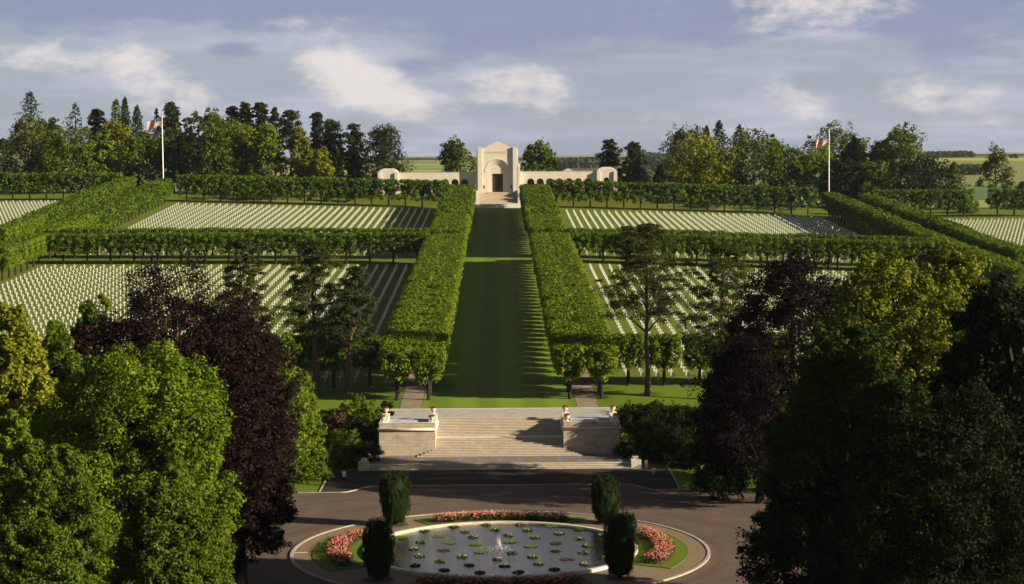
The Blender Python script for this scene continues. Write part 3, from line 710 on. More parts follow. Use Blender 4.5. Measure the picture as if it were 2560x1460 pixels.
# ------------------------------------------------------------------ chapel
def arc(cx, cz, r, a0, a1, n=20):
    return [(cx + r * math.cos(R(a0 + (a1 - a0) * i / n)), cz + r * math.sin(R(a0 + (a1 - a0) * i / n))) for i in range(n + 1)]
def portal(m, r0, r1, zb, zs, y0, y1):
    """round-headed frame between radii r0 < r1, from floor zb, springing at zs"""
    pts = [(-r1, zb), (-r0, zb)] + arc(0, zs, r0, 180, 0) + [(r0, zb), (r1, zb)] + arc(0, zs, r1, 0, 180)
    m.prism(pts, y0, y1)
def build_chapel():
    B = 27.9; Y0 = 674.0
    root = empty('memorial_chapel', (0, Y0, B)); tag(root, 'pale limestone chapel with gabled front, tall dark door and long arcaded wings', 'chapel')
    def P(mb): mb.v = [(v[0], v[1], v[2] - B) for v in mb.v]; return mb
    Z = lambda v: v
    top = 43.3; spr = 35.15
    m = MB()
    out = [(-5.45, B - 1), (-4.3, B - 1), (-4.3, spr)] + arc(0, spr, 4.3, 180, 0)[1:-1] + [(4.3, spr), (4.3, B - 1), (5.45, B - 1), (5.45, top), (0, 46.0), (-5.45, top)]
    m.prism(out, 0, 1.0); front = P(m).build('front_wall', STONE, root)
    m = MB()
    for r0, r1, y in ((3.75, 4.32, .12), (3.35, 3.77, .28), (2.95, 3.37, .44), (2.6, 2.97, .6)): portal(m, r0, r1, B - 1, spr, y, 1.6)
    P(m).build('portal_arch', STONE, front)
    m = MB(); 
    for r0, r1, y in ((4.32, 4.55, -.10),): 
        pts = arc(0, spr, r0, 180, 0) + arc(0, spr, r1, 0, 180); m.prism(pts, y, .3)
    P(m).build('arch_moulding', STONE, front)
    m = MB(); m.prism([(-2.62, 34.4), (2.62, 34.4), (2.62, spr)] + arc(0, spr, 2.62, 0, 180)[1:-1] + [(-2.62, spr)], .75, 1.5)
    m.box(-2.62, -1.88, .75, 1.5, B - 1, 34.4); m.box(1.88, 2.62, .75, 1.5, B - 1, 34.4)
    P(m).build('tympanum', STONE, front)
    m = MB(); m.box(-1.88, 1.88, 1.38, 1.5, B - .2, 34.4); door = P(m).build('door', DARKDOOR, root)
    m = MB()
    for k in range(-3, 4): m.box(k * .52 - .03, k * .52 + .03, 1.33, 1.38, B, 34.3)
    for k in range(9): m.box(-1.86, 1.86, 1.33, 1.375, B + .4 + k * .7, B + .46 + k * .7)
    P(m).build('door_grille', SHADE, door)
    for xa, xb in ((-5.4, -4.3), (4.3, 5.4)): m = MB(); m.box(xa, xb, -.07, .3, 34.3, 34.95); m.box(xa, xb, -.13, .3, 34.95, 35.12); P(m).build('impost_band', STONE, front)
    # carved frieze of shallow upright strokes
    m = MB(); x = -4.9
    while x < 4.9: w = rnd.uniform(.05, .16); m.box(x, x + w, -.035, .1, 41.5 + rnd.uniform(0, .15), 42.3); x += w + rnd.uniform(.1, .25)
    P(m).build('frieze', STONE, front)
    # small niches: flat plates, recess shade painted as a dark colour
    for s in (-1, 1):
        m = MB(); x = s * 3.3 * 1.0 + s * .05; x = s * 4.85; m.box(x - .3, x + .3, -.03, .02, 29.1, 30.3); P(m).build('niche_shade_plate', SHADE, front)
        m = MB(); m.box(x - .6, x + .6, -.3, -.0, B - 1, B + .35); P(m).build('plinth', STONE, front)
    # corner piers and stepped shoulders, body and roof
    for s in (-1, 1):
        a, b_ = sorted((s * 5.45, s * 7.0)); m = MB(); m.box(a, b_, -.65, 4, B - 1, 43.55); m.box(a - .0, b_ + .0, -.72, 4.1, 43.55, 43.85); P(m).build('corner_pier', STONE, root)
        a, b_ = sorted((s * 7.0, s * 7.3)); m = MB(); m.box(a, b_, .0, 5, B - 1, 43.1); P(m).build('corner_pier', STONE, root)
        a, b_ = sorted((s * 7.3, s * 8.0)); m = MB(); m.box(a, b_, -.2, 6, B - 1, 37.4); m.box(a, b_, .2, 6, 37.4, 37.9); P(m).build('shoulder', STONE, root)
    m = MB(); m.box(-6.9, 6.9, 1.6, 22, B - 1, 42.8); P(m).build('body', STONE, root)
    m = MB(); m.prism([(-7.0, 42.8), (7.0, 42.8), (0, 45.6)], 1.2, 22.3); P(m).build('roof', CAPST, root)
    # arcaded wings
    for s in (-1, 1):
        cs = [s * (11.74 + 3.39 * k) for k in range(7)]; cs.sort(); lo, hi = sorted((s * 7.95, s * 35.2)); wt_ = 35.0
        pts = [(lo, B - 1)]; sprw = 31.35
        for c in cs: pts += [(c - 1.27, B - 1), (c - 1.27, sprw)] + arc(c, sprw, 1.27, 180, 0, 12)[1:-1] + [(c + 1.27, sprw), (c + 1.27, B - 1)]
        pts += [(hi, B - 1), (hi, wt_), (lo, wt_)]
        m = MB(); m.prism(pts, 1.5, 2.3); wing = P(m).build('wing_wall', STONE, root)
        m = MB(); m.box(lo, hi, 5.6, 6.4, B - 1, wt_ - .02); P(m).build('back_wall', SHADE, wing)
        m = MB(); m.box(lo, hi, 2.3, 5.6, wt_ - .9, wt_ - .02); P(m).build('roof', CAPST, wing)
        m = MB(); m.box(lo, hi, 1.42, 6.5, wt_, wt_ + .12); P(m).build('coping', CAPST, wing)
        m = MB(); m.box(lo, hi, 2.3, 5.6, B - 1, B - .3); P(m).build('floor', CAPST, wing)
        for c in cs:
            m = MB(); q = arc(c, sprw, 1.27, 180, 0, 14) + arc(c, sprw, 1.5, 0, 180, 14); m.prism(q, 1.44, 1.52); P(m).build('arch_ring', STONE, wing)
        # end pavilion
        a, b_ = sorted((s * 35.2, s * 42.4)); c = s * 38.7
        m = MB(); pts = [(a, B - 1), (c - .98, B - 1), (c - .98, 31.9)] + arc(c, 31.9, .98, 180, 0, 12)[1:-1] + [(c + .98, 31.9), (c + .98, B - 1), (b_, B - 1), (b_, 35.15), (a, 35.15)]
        m.prism(pts, .9, 8.0); pav = P(m).build('end_pavilion', STONE, root)
        for xx in (a, b_ - 1.25): m = MB(); m.box(xx, xx + 1.25, .35, 1.0, B - 1, 35.05); P(m).build('pilaster', STONE, pav)
        m = MB(); m.box(a + .35, b_ - .35, .9, 7.8, 35.15, 35.75); m.box(a + .9, b_ - .9, 1.3, 7.4, 35.75, 36.15)
        m.prism([(a + 1.3, 36.15), (b_ - 1.3, 36.15), (b_ - 2.0, 36.5), (a + 2.0, 36.5)], 1.7, 7.0); P(m).build('stepped_roof', CAPST, pav)
        m = MB(); q = arc(c, 31.9, .98, 180, 0, 14) + arc(c, 31.9, 1.18, 0, 180, 14); m.prism(q, .84, .92); P(m).build('arch_ring', STONE, pav)
    # steps in front
    rt = empty('chapel_steps', (0, 661, 22)); tag(rt, 'broad buff steps with low side walls leading up to the chapel door', 'steps')
    def Q(mb): mb.v = [(v[0], v[1] - 661, v[2] - 22) for v in mb.v]; return mb
    m = MB(); m.box(-9.3, 9.3, 661.0, 663, 21.5, 24.0); Q(m).build('base_wall', WHITEM, rt)
    m = MB(); zz = 24.0; y = 662.6
    n = 22
    for i in range(n): 
        if i == 11: m.box(-7.0, 7.0, y, 674, zz - .05, zz + .012); y += 1.0
        m.box(-7.0, 7.0, y, 673.9, zz + i * 0, zz + .155); y += .36; zz += .155
    m.box(-7.2, 7.2, y, 674.0, zz - .4, zz); m.box(-3.9, 3.9, 672.6, 674.3, zz - .2, zz + .25); m.box(-3.4, 3.4, 673.1, 675.2, zz - .2, zz + .5)
    Q(m).build('steps', STEP2, rt)
    for s in (-1, 1):
        a, b_ = sorted((s * 7.0, s * 8.2)); m = MB(); m.box(a, b_, 662.6, 667.5, 23.5, 26.4); m.box(a, b_, 667.5, 673.9, 23.5, 28.6); Q(m).build('side_wall', CAPST, rt)
    # raised ground the chapel stands on
    m = MB(); m.add([(-60, 672.9, 22.0), (60, 672.9, 21), (60, 705, 21), (-60, 705, 22), (-48, 673.6, B - .9), (48, 673.6, B - .9), (48, 700, B - .9), (-48, 700, B - .9)],
                    [(4, 5, 6, 7), (0, 1, 5, 4), (1, 2, 6, 5), (2, 3, 7, 6), (3, 0, 4, 7)])
    st('chapel_terrace_ground', m, GRASS, 'raised grass ground under the chapel and its wings')
build_chapel()

# ------------------------------------------------------------------ flags
def flag_material():
    m, nt, b = new_mat('flag_cloth'); b.inputs['Roughness'].default_value = .8
    uv = nt.nodes.new('ShaderNodeUVMap'); uv.uv_map = 'uv'; sp = nt.nodes.new('ShaderNodeSeparateXYZ'); nt.links.new(uv.outputs[0], sp.inputs[0])
    u, v = sp.outputs[0], sp.outputs[1]
    odd = MN(nt, 'GREATER_THAN', MN(nt, 'FRACT', MN(nt, 'MULTIPLY', v, 6.5)), .5)        # 13 stripes, red first and last
    col = MIX(nt, odd, (.30, .004, .010), (.62, .60, .58))
    canton = MN(nt, 'MULTIPLY', MN(nt, 'LESS_THAN', u, .4), MN(nt, 'GREATER_THAN', v, 6 / 13))
    # stars: white discs on a grid of 6 and 5 offset columns
    a = MN(nt, 'SUBTRACT', MN(nt, 'FRACT', MN(nt, 'MULTIPLY', u, 15)), .5); c = MN(nt, 'SUBTRACT', MN(nt, 'FRACT', MN(nt, 'MULTIPLY', v, 9.3)), .5)
    star = MN(nt, 'LESS_THAN', MN(nt, 'ADD', MN(nt, 'MULTIPLY', a, a), MN(nt, 'MULTIPLY', c, c)), .035)
    cc = MIX(nt, star, (.006, .012, .11), (.5, .5, .5))
    nt.links.new(MIX(nt, canton, col, cc), b.inputs['Base Color']); 
    tr = nt.nodes.new('ShaderNodeBsdfTranslucent'); nt.links.new(MIX(nt, canton, col, cc), tr.inputs[0])
    mx = nt.nodes.new('ShaderNodeMixShader'); mx.inputs[0].default_value = .15; nt.links.new(b.outputs[0], mx.inputs[1]); nt.links.new(tr.outputs[0], mx.inputs[2])
    out = [n for n in nt.nodes if n.type == 'OUTPUT_MATERIAL'][0]; nt.links.new(mx.outputs[0], out.inputs[0])
    return m
FLAGM = flag_material()
def flagpole(xp, ytop, Y, lift, label, drop, L, Hh, ends):
    X, _, zt = at_Y(xp, ytop, Y); z0 = tz(X, Y)
    root = empty('flagpole', (X, Y, z0)); tag(root, label, 'flagpole', 'flagpoles at the far ends of the side avenues')
    h = zt - z0
    m = MB(); m.lathe([(.21, 0), (.19, h * .3), (.10, h)], n=12); m.build('pole', WHITEP, root, smooth=True)
    m = MB(); m.lathe([(.02, h), (.2, h + .08), (.24, h + .25), (.15, h + .42), (.02, h + .48)], n=12); m.build('finial', DARKDOOR, root, smooth=True)
    me = bpy.data.meshes.new('flag'); nu, nv = 26, 14; vs = []; uvs = []
    for j in range(nv + 1):
        for i in range(nu + 1):
            u = i / nu; v = j / nv
            x = -.15 - L * u * (1 - .05 * v); z = h - drop - Hh * (1 - v) - ends * u ** 1.1 + .18 * math.sin(u * 7 + v) + (-.4 * u * (1 - v))
            vs.append((x, .55 * math.sin(u * 9 + v * 1.5) * u, z)); uvs.append((u, v))
    fs = [(j * (nu + 1) + i, j * (nu + 1) + i + 1, (j + 1) * (nu + 1) + i + 1, (j + 1) * (nu + 1) + i) for j in range(nv) for i in range(nu)]
    me.from_pydata(vs, [], fs); ul = me.uv_layers.new(name='uv')
    for p in me.polygons:
        for li in p.loop_indices: ul.data[li].uv = uvs[me.loops[li].vertex_index]
    me.polygons.foreach_set('use_smooth', [True] * len(me.polygons))
    link_mesh('flag', me, FLAGM, root)
flagpole(405, 288, 690, 0, 'tall white flagpole flying the stars and stripes above the left avenue of clipped trees', .5, 5.4, 3.0, 1.9)
flagpole(2073, 322, 690, 0, 'tall white flagpole flying the stars and stripes above the right avenue of clipped trees', 2.2, 4.6, 2.9, 2.0)

# ================================================================== LILIES, ROSES, YEWS
def lily(x, y, kind, rad, label, group):
    o_m = {'dark': L_LILY, 'lime': L_LIME, 'rust': L_RUST}[kind]
    n = 70; a = rng.uniform(0, 2 * math.pi, n); r = rad * np.sqrt(rng.uniform(0, 1, n)); flat = kind != 'dark'
    z = np.where(rng.uniform(size=n) < (.0 if flat else .55), rng.uniform(.04, .18, n) * (1 - r / rad * .7), .02)
    if kind == 'rust': z = z * 0 + .012
    P = np.stack([r * np.cos(a), r * np.sin(a), z], 1)
    N = np.stack([rng.normal(size=n) * .6, rng.normal(size=n) * .6, np.ones(n)], 1); N[z < .03] = (0, 0, 1)
    s = np.where(z < .03, .26, .22)
    me = leaves_mesh('water_lily', P, N, s * rng.uniform(.8, 1.2, n), rng.uniform(0, 1, n), 1.3)
    o = link_mesh('water_lily', me, o_m); o.location = (x, y, .17); tag(o, label, 'water lily', group)
    if kind == 'dark' and rnd.random() < .6:
        for k in range(rnd.randint(2, 4)): q = rnd.uniform(0, rad * .8); t = rnd.uniform(0, 6.28); m = MB(); m.lathe([(.02, .10), (.06, .13), (.09, .20), (.02, .18)], (math.cos(t) * q, math.sin(t) * q, 0), 7); m.build('flower', L_WHITEB, o)
def pool_pt(zx, zy):
    x, y = zx / 2.127 + 680, zy / 2.127 + 1100; d = ray(x, y); k = (.2 - CAMZ) / d[2]; return d[0] * k, d[1] * k
LILY = {'dark': [(967, 461), (1137, 451), (1319, 450), (1024, 488), (1187, 478), (1358, 480), (808, 484), (1628, 478), (1070, 516), (1255, 507), (1400, 518), (1526, 498), (788, 544), (752, 579), (785, 616), (1010, 620),
                 (1275, 600), (1506, 588), (1386, 621), (893, 645), (1200, 634), (1050, 664), (1238, 669), (1420, 657), (1660, 660), (762, 667), (917, 691), (1104, 704), (1310, 702), (1502, 687), (1676, 563), (1655, 600), (1757, 507), (1765, 627), (660, 632), (1634, 525)],
        'lime': [(886, 510), (943, 546), (1085, 553), (1268, 540), (1375, 565), (1108, 594), (1487, 458), (691, 516)],
        'rust': [(908, 586), (1512, 548), (1567, 633)]}
LBL = {'dark': ('dark green clump of water lily leaves raised above the pool surface', 'dark water lily clumps in the pool'), 'lime': ('flat bright lime green patch of water lily pads on the pool', 'lime green water lily patches in the pool'),
       'rust': ('dull reddish patch of sunken lily leaves in the pool', 'reddish sunken lily patches in the pool')}
for kd, L in LILY.items():
    for (a, b_) in L:
        X, Y = pool_pt(a, b_); lily(X, Y, kd, .54 if kd == 'dark' else .68, *LBL[kd])

def rose_bed(a0, half, label):
    root = empty('rose_bed', (PX, PY, .15)); tag(root, label, 'flower bed', 'curved rose beds round the pool')
    n = int(150 * half / 25); a = R(a0) + R(half) * rng.uniform(-1, 1, n); r = rng.uniform(15.75, 17.5, n); hh = rng.uniform(.45, .85, n)
    C = np.stack([r * np.cos(a), r * np.sin(a), hh * .55], 1); Rr = np.stack([np.full(n, .38), np.full(n, .38), hh * .5], 1)
    P, N, t = clump_leaves(C, Rr, 26, up=.2); link_mesh('foliage', leaves_mesh('foliage', P, N, rng.uniform(.10, .2, len(P)), t), L_ROSE, root)
    nb = int(n * 4.2); a = R(a0) + R(half) * rng.uniform(-1, 1, nb); r = rng.uniform(15.6, 17.65, nb); C = np.stack([r * np.cos(a), r * np.sin(a), rng.uniform(.55, 1.05, nb) - .25 * (np.abs(r - 16.6))], 1)
    P, N, t = clump_leaves(C, np.full((nb, 3), .065), 6, up=.5); link_mesh('blossom', leaves_mesh('blossom', P, N, rng.uniform(.06, .13, len(P)), t), L_BLOSS, root)
rose_bed(90, 26, 'pink rose bed on the far side of the pool, nearest the steps')
rose_bed(180, 27, 'pink rose bed curving round the left side of the pool')
rose_bed(0, 27, 'pink rose bed curving round the right side of the pool')
rose_bed(270, 27, 'shaded pink rose bed on the near side of the pool')

def yew(x, y, h, w, label):
    root = empty('clipped_yew', (x, y, .1)); tag(root, label, 'yew tree', 'upright yews round the pool')
    C = []; Rr = []
    for k in range(230):
        t = rnd.random(); a = rnd.uniform(0, 2 * math.pi)
        prof = (.62 + .38 * min(1, t / .3)) if t < .3 else (1.0 if t < .7 else math.sqrt(max(0.0, 1 - ((t - .7) / .34) ** 2)))
        ro = w / 2 * prof * .86 * (1 + .10 * math.sin(a * 7 + 1) + .05 * math.sin(a * 13)); C.append((math.cos(a) * ro, math.sin(a) * ro, h * (.08 + .87 * t))); Rr.append((w * .055, w * .055, h * .10))
    P, N, t = clump_leaves(np.array(C), np.array(Rr), 85, up=.3, shell=(.4, 1.05), jit=.4)
    link_mesh('crown', leaves_mesh('crown', P, N, rng.uniform(.08, .14, len(P)), t, .7), L_YEW, root)
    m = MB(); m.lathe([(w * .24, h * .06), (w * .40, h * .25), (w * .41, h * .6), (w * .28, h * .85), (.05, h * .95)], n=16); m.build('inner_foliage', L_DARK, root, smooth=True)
    m = MB(); m.lathe([(.3, -.1), (.24, .5), (.2, 1.0)], n=9); m.build('trunk', BARK, root)
    m = MB(); m.ring(x, y, 0.01, 1.5, .125, n=24); st('tree_pit', m, SOIL, 'round patch of bare soil under the %s' % label.split(' standing')[0])
yew(-11.5, 205.4, 5.95, 3.5, 'broad rounded yew standing at the far left of the pool')
yew(-11.6, 178.3, 5.8, 3.1, 'dark leaning-topped yew standing at the near left of the pool')
yew(11.5, 205.4, 5.35, 3.3, 'lower lighter yew standing at the far right of the pool')
yew(11.35, 178.3, 6.5, 3.3, 'tall near-black yew standing at the near right of the pool')

# ================================================================== GRAVE CROSSES
def cross_geo():
    m = MB(); t = .055
    m.prism([(-.10, 0), (.10, 0), (.085, .70), (.34, .70), (.34, .84), (.08, .84), (.075, 1.13), (-.075, 1.13), (-.08, .84), (-.34, .84), (-.34, .70), (-.085, .70)], -t, t)
    return m
CG = cross_geo()
def cross_positions():
    out = []
    def plot(side, x0, ncol, y0, y1, step=4.0, extra=None):
        for i in range(ncol):
            X = side * (x0 + 2.37 * i); y = y1 + (step if (extra and x0 + 2.37 * i > extra) else 0)
            while y >= y0:
                out.append((X, y)); y -= step
    plot(-1, 22.3, 38, 293, 461.5)
    plot(1, 20.0, 38, 293, 461.5)
    plot(-1, 23.0, 37, 494, 646)
    plot(1, 23.2, 37, 494, 642, extra=47)
    plot(-1, 134, 18, 535, 648)
    plot(1, 134, 19, 505, 642)
    return out
def in_poly(x, y, poly):
    c = False; n = len(poly)
    for i in range(n):
        (x0, y0), (x1, y1) = poly[i], poly[(i + 1) % n]
        if (y0 > y) != (y1 > y) and x < (x1 - x0) * (y - y0) / (y1 - y0) + x0: c = not c
    return c
CMi = np.linalg.inv(CMn)
def project(X, Y, Z):
    p = CMi @ np.array([X, Y, Z - CAMZ]); return 1280 - p[0] / p[2] * F, 730 + p[1] / p[2] * F
def build_crosses():
    me = bpy.data.meshes.new('grave_cross'); me.from_pydata(CG.v, [], CG.f); me.materials.append(WHITEM)
    openL = [(0, 705), (60, 740), (75, 790), (130, 835), (180, 820), (215, 745), (240, 715), (330, 700), (0, 690)]
    gapL = [(640, 720), (690, 690), (700, 760), (640, 810), (620, 780)]
    lowL = [(840, 760), (985, 700), (975, 790), (880, 800)]
    lowL2 = [(770, 900), (950, 900), (950, 955), (770, 955)]
    openR = [(1480, 690), (1520, 690), (1560, 790), (1590, 800), (1720, 740), (1790, 790), (1740, 850), (1500, 850)]
    lowR = [(1535, 900), (1740, 900), (1740, 955), (1535, 955)]
    ps = cross_positions(); near = []; rest = []
    for (X, Y) in ps:
        z = tz(X, Y); x, y = project(X, Y, z + .6)
        if x < -40 or x > 2600: continue
        (near if any(in_poly(x, y, q) for q in (openL, gapL, lowL, lowL2, openR, lowR)) else rest).append((Y, X, z, x))
    near.sort(); rest += near[300:]; near = near[:300]
    for (Y, X, z, x) in near:
        o = bpy.data.objects.new('grave_cross', me); COL.objects.link(o); o.location = (X, Y, z - .02); o.rotation_euler = (0, 0, rnd.uniform(-.03, .03))
        if X < 0: tag(o, 'white marble grave cross in the nearer rows of the lower left burial plot', 'grave cross', 'nearer grave crosses of the lower left plot')
        else: tag(o, 'white marble grave cross in the nearer rows of the lower right burial plot', 'grave cross', 'nearer grave crosses of the lower right plot')
    V = np.array(CG.v); nv = len(V); k = len(rest)
    T = np.array([(X, Y, z - .02) for (Y, X, z, x) in rest])
    allv = (V[None] + T[:, None]).reshape(-1, 3)
    fs = [tuple(i + b for i in f) for b in range(0, nv * k, nv) for f in CG.f]
    m2 = bpy.data.meshes.new('grave_crosses_beyond'); m2.from_pydata(allv.tolist(), [], fs)
    o = link_mesh('grave_crosses_beyond', m2, WHITEM); tag(o, 'thousands of white marble grave crosses in straight rows filling the farther lawns', 'grave crosses', kind='stuff')
    print('crosses', len(near), k)
build_crosses()

# ================================================================== CLIPPED LINDEN ROWS
def linden_proto(wx, wy, per=30, nc=150, leaf=.30, H=7.9, zb=2.7, tap=.6, th=2.0):
    C = []
    while len(C) < nc:
        f = rnd.random(); z = rnd.uniform(zb, H - .35)
        if f < .26: x = rnd.uniform(-1, 1) * (wx / 2 - .3); y = rnd.uniform(-1, 1) * (wy / 2 - .3); z = H - .50 + (rnd.uniform(-.35, .2) if wx < 5 and wy > 6 else rnd.uniform(-.2, .1))
        else:
            k = min(1.0, tap + (1 - tap) * ((z - zb) / th)) 
            if rnd.random() < wy / (wx + wy): x = rnd.choice((-1, 1)) * (wx / 2 - .4) * k; y = rnd.uniform(-1, 1) * (wy / 2 - .2) * k
            else: y = rnd.choice((-1, 1)) * (wy / 2 - .4) * k; x = rnd.uniform(-1, 1) * (wx / 2 - .2) * k
            x += rnd.gauss(0, .16); y += rnd.gauss(0, .16)
        q = (abs(2 * x / wx) ** 5 + abs(2 * y / wy) ** 5) ** .2
        if q > .86: x *= .86 / q; y *= .86 / q
        z = min(z, H - .3 - .55 * q ** 6)
        C.append((x, y, z))
    C = np.array(C); Rr = np.tile(np.array([[.66, .66, .50]]), (nc, 1)) * rng.uniform(.6, 1.3, (nc, 1))
    P, N, t = clump_leaves(C, Rr, per, up=.35, shell=(.6, 1.08), jit=.36, tc=.85)
    me = leaves_mesh('crown', P, N, rng.uniform(.7, 1.3, len(P)) * leaf, t)
    # dark mass of inner twigs and leaves
    return me
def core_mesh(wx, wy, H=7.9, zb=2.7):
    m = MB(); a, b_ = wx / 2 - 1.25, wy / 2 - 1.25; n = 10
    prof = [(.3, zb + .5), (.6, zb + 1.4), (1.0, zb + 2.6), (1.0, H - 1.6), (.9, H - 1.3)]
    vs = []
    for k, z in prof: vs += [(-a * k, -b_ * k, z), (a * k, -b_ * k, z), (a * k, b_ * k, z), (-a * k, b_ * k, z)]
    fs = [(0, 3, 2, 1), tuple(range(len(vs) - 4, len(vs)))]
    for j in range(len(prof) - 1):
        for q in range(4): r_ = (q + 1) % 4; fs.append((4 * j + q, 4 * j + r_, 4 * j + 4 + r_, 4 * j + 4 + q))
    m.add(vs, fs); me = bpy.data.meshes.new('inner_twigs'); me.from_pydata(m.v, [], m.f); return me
def linden_trunk():
    m = MB(); m.tube([(0, 0, -.2), (.03, 0, .4), (0, .05, 2.6), (.05, 0, 4.5)], [.42, .28, .24, .16], 8)
    for k in range(7):
        a = k * .9; r = rnd.uniform(1.0, 1.8); m.tube([(0, 0, 2.3 + .15 * k), (math.cos(a) * r * .6, math.sin(a) * r * .6, 3.4 + .1 * k), (math.cos(a) * r, math.sin(a) * r, 5.0)], [.11, .08, .03], 5)
    me = bpy.data.meshes.new('trunk'); me.from_pydata(m.v, [], m.f); return me
rows = []       # (X, Y, kind, group-key)
for s, sn in ((-1, 'left'), (1, 'right')):
    for xr, rn in ((10.35, 'inner'), (14.95, 'outer')):
        y = 276.3
        while y < 655:
            if not (468.5 < y < 484.5): rows.append((s * xr, y, 'mall', (sn, rn)))
            y += 5.8
            if 468.5 < y < 484.5: y = 485.4
    for yr, nm in ((472.0, 'front'), (484.6, 'rear')):
        for i in range(16): rows.append((s * (20.2 + 5.85 * i), yr, 'cross', (sn, 'middle ' + nm)))
    for i in range(5): rows.append((s * (19.7 + 5.45 * i), 288.0, 'low', (sn, 'lowest')))
    for yr, nm in ((662.5, 'front'), (674.5, 'rear')):
        if nm == 'rear': continue
        for i in range(16): rows.append((s * (20.5 + 5.85 * i), yr, 'cross', (sn, 'far')))
    ya = 437 if s < 0 else 415
    y = ya
    while y < 656:
        if not (475 < y < 483) or s > 0: rows.append((s * 114.0, y, 'side', (sn, 'side')))
        y += 5.8
    y = 486 if s < 0 else 459
    while y < 656: rows.append((s * 127.0, y, 'side', (sn, 'side'))); y += 5.8
    for i in range(8 if s < 0 else 12):
        if s > 0 and i == 6: continue
        rows.append((s * (133.5 + 5.85 * i), 662.5, 'cross', (sn, 'far')))
protos = {}
for kd, (wx, wy, mt) in {'mall': (4.9, 6.1, L_LIN), 'side': (5.3, 6.2, L_LIN), 'cross': (6.0, 5.6, L_LIN2), 'low': (4.9, 4.8, L_LIN2)}.items():
    L = []
    for i in range(4):
        me = linden_proto(wx, wy, zb=2.9 if kd in ('mall', 'side') else 2.75, nc=150 if kd == 'cross' else 165, tap=.42 if kd == 'mall' else .74, th=2.8 if kd == 'mall' else 1.9); me.materials.append(mt); L.append(me)
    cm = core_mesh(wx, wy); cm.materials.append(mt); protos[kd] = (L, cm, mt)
tmesh = [linden_trunk() for _ in range(3)]
for t in tmesh: t.materials.append(BARK)
def grow(Y, kd):
    return 1.0 + (0.20 if kd == 'cross' else .07) * float(sm((Y - 520) / 120))
def build_lindens():
    vis = []
    for (X, Y, kd, key) in rows:
        z = tz(X, Y); x, y = project(X, Y, z + 6)
        if -60 < x < 2620: vis.append((Y, X, z, kd, key))
    vis.sort(key=lambda q: (q[0] ** 2 + q[1] ** 2)); near = vis[:298]; far = vis[298:]
    n2 = {}
    for (Y, X, z, kd, key) in near:
        L, cm, mt = protos[kd]; r = empty('clipped_linden', (X, Y, z), rnd.choice((0, math.pi)) + rnd.uniform(-.03, .03))
        sz = rnd.uniform(.975, 1.025) * grow(Y, kd); r.scale = (rnd.uniform(.95, 1.05), rnd.uniform(.97, 1.05), sz)
        for nm, me in (('crown', rnd.choice(L)), ('inner_twigs', cm), ('trunk', rnd.choice(tmesh))):
            o = bpy.data.objects.new(nm, me); COL.objects.link(o); o.parent = r
        sn, rn = key
        lab = {'inner': 'box clipped linden in the %s mall hedge, row beside the central lawn' % sn, 'outer': 'box clipped linden in the %s mall hedge, row beside the graves' % sn,
               'middle front': 'clipped linden with bare trunk in the nearer row of the middle cross avenue, %s side' % sn, 'middle rear': 'clipped linden in the farther row of the middle cross avenue, %s side' % sn,
               'lowest': 'free standing clipped linden at the lower edge of the %s burial plot' % sn, 'far': 'small clipped linden in the far cross row, %s side' % sn,
               'side': 'clipped linden in the long hedge along the outer %s edge of the graves' % sn}[rn]
        tag(r, lab, 'tree', lab.replace('box clipped linden', 'box clipped lindens').replace('clipped linden ', 'clipped lindens '))
    # the rest, farthest off, as one mass
    Ps, Ns, Ss, Ts = [], [], [], []; mb = MB(); cb = MB(); cb.cur = 0; mb.cur = 1
    for (Y, X, z, kd, key) in far:
        wx, wy = {'mall': (4.9, 6.1), 'side': (5.4, 6.2), 'cross': (6.0, 5.5), 'low': (4.9, 4.8)}[kd]
        g_ = grow(Y, kd); nc = 105; C = []; zb, H = 2.2, 7.9
        for _ in range(nc):
            zz = rnd.uniform(zb, H - .35)
            if rnd.random() < .26: p = (rnd.uniform(-1, 1) * (wx / 2 - .3), rnd.uniform(-1, 1) * (wy / 2 - .3), H - .4 + rnd.uniform(-.2, .2))
            else:
                k = min(1.0, .78 + .22 * ((zz - zb) / 1.6))
                if rnd.random() < wy / (wx + wy): p = (rnd.choice((-1, 1)) * (wx / 2 - .35) * k, rnd.uniform(-1, 1) * (wy / 2 - .3) * k, zz)
                else: p = (rnd.uniform(-1, 1) * (wx / 2 - .3) * k, rnd.choice((-1, 1)) * (wy / 2 - .35) * k, zz)
            C.append(p)
        P, N, t = clump_leaves(np.array(C) * [1, 1, g_], np.tile([[.78, .78, .62]], (nc, 1)), 15, up=.35, shell=(.45, 1.1), jit=.6)
        Ps.append(P + np.array([X, Y, z])); Ns.append(N); Ts.append(t * .7 + .3 * rnd.random()); Ss.append(rng.uniform(.4, .65, len(P)))
        mb.tube([(X, Y, z - .2), (X, Y, z + 4.0)], [.32, .22], 6)
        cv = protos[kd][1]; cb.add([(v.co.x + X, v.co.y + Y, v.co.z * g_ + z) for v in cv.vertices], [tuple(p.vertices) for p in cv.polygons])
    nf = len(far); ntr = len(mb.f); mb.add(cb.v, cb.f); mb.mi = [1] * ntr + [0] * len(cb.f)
    me = leaves_mesh('clipped_lindens_beyond', np.vstack(Ps), np.vstack(Ns), np.concatenate(Ss), np.concatenate(Ts), extra=mb, mat_idx=mb.mi)
    # trunk faces dark bark, core faces leaf coloured
    o = link_mesh('clipped_lindens_beyond', me, [L_LIN2, BARK]); tag(o, 'farthest rows of clipped lindens closing the upper burial plots', 'trees', kind='stuff')
    print('lindens', len(near), nf)
build_lindens()

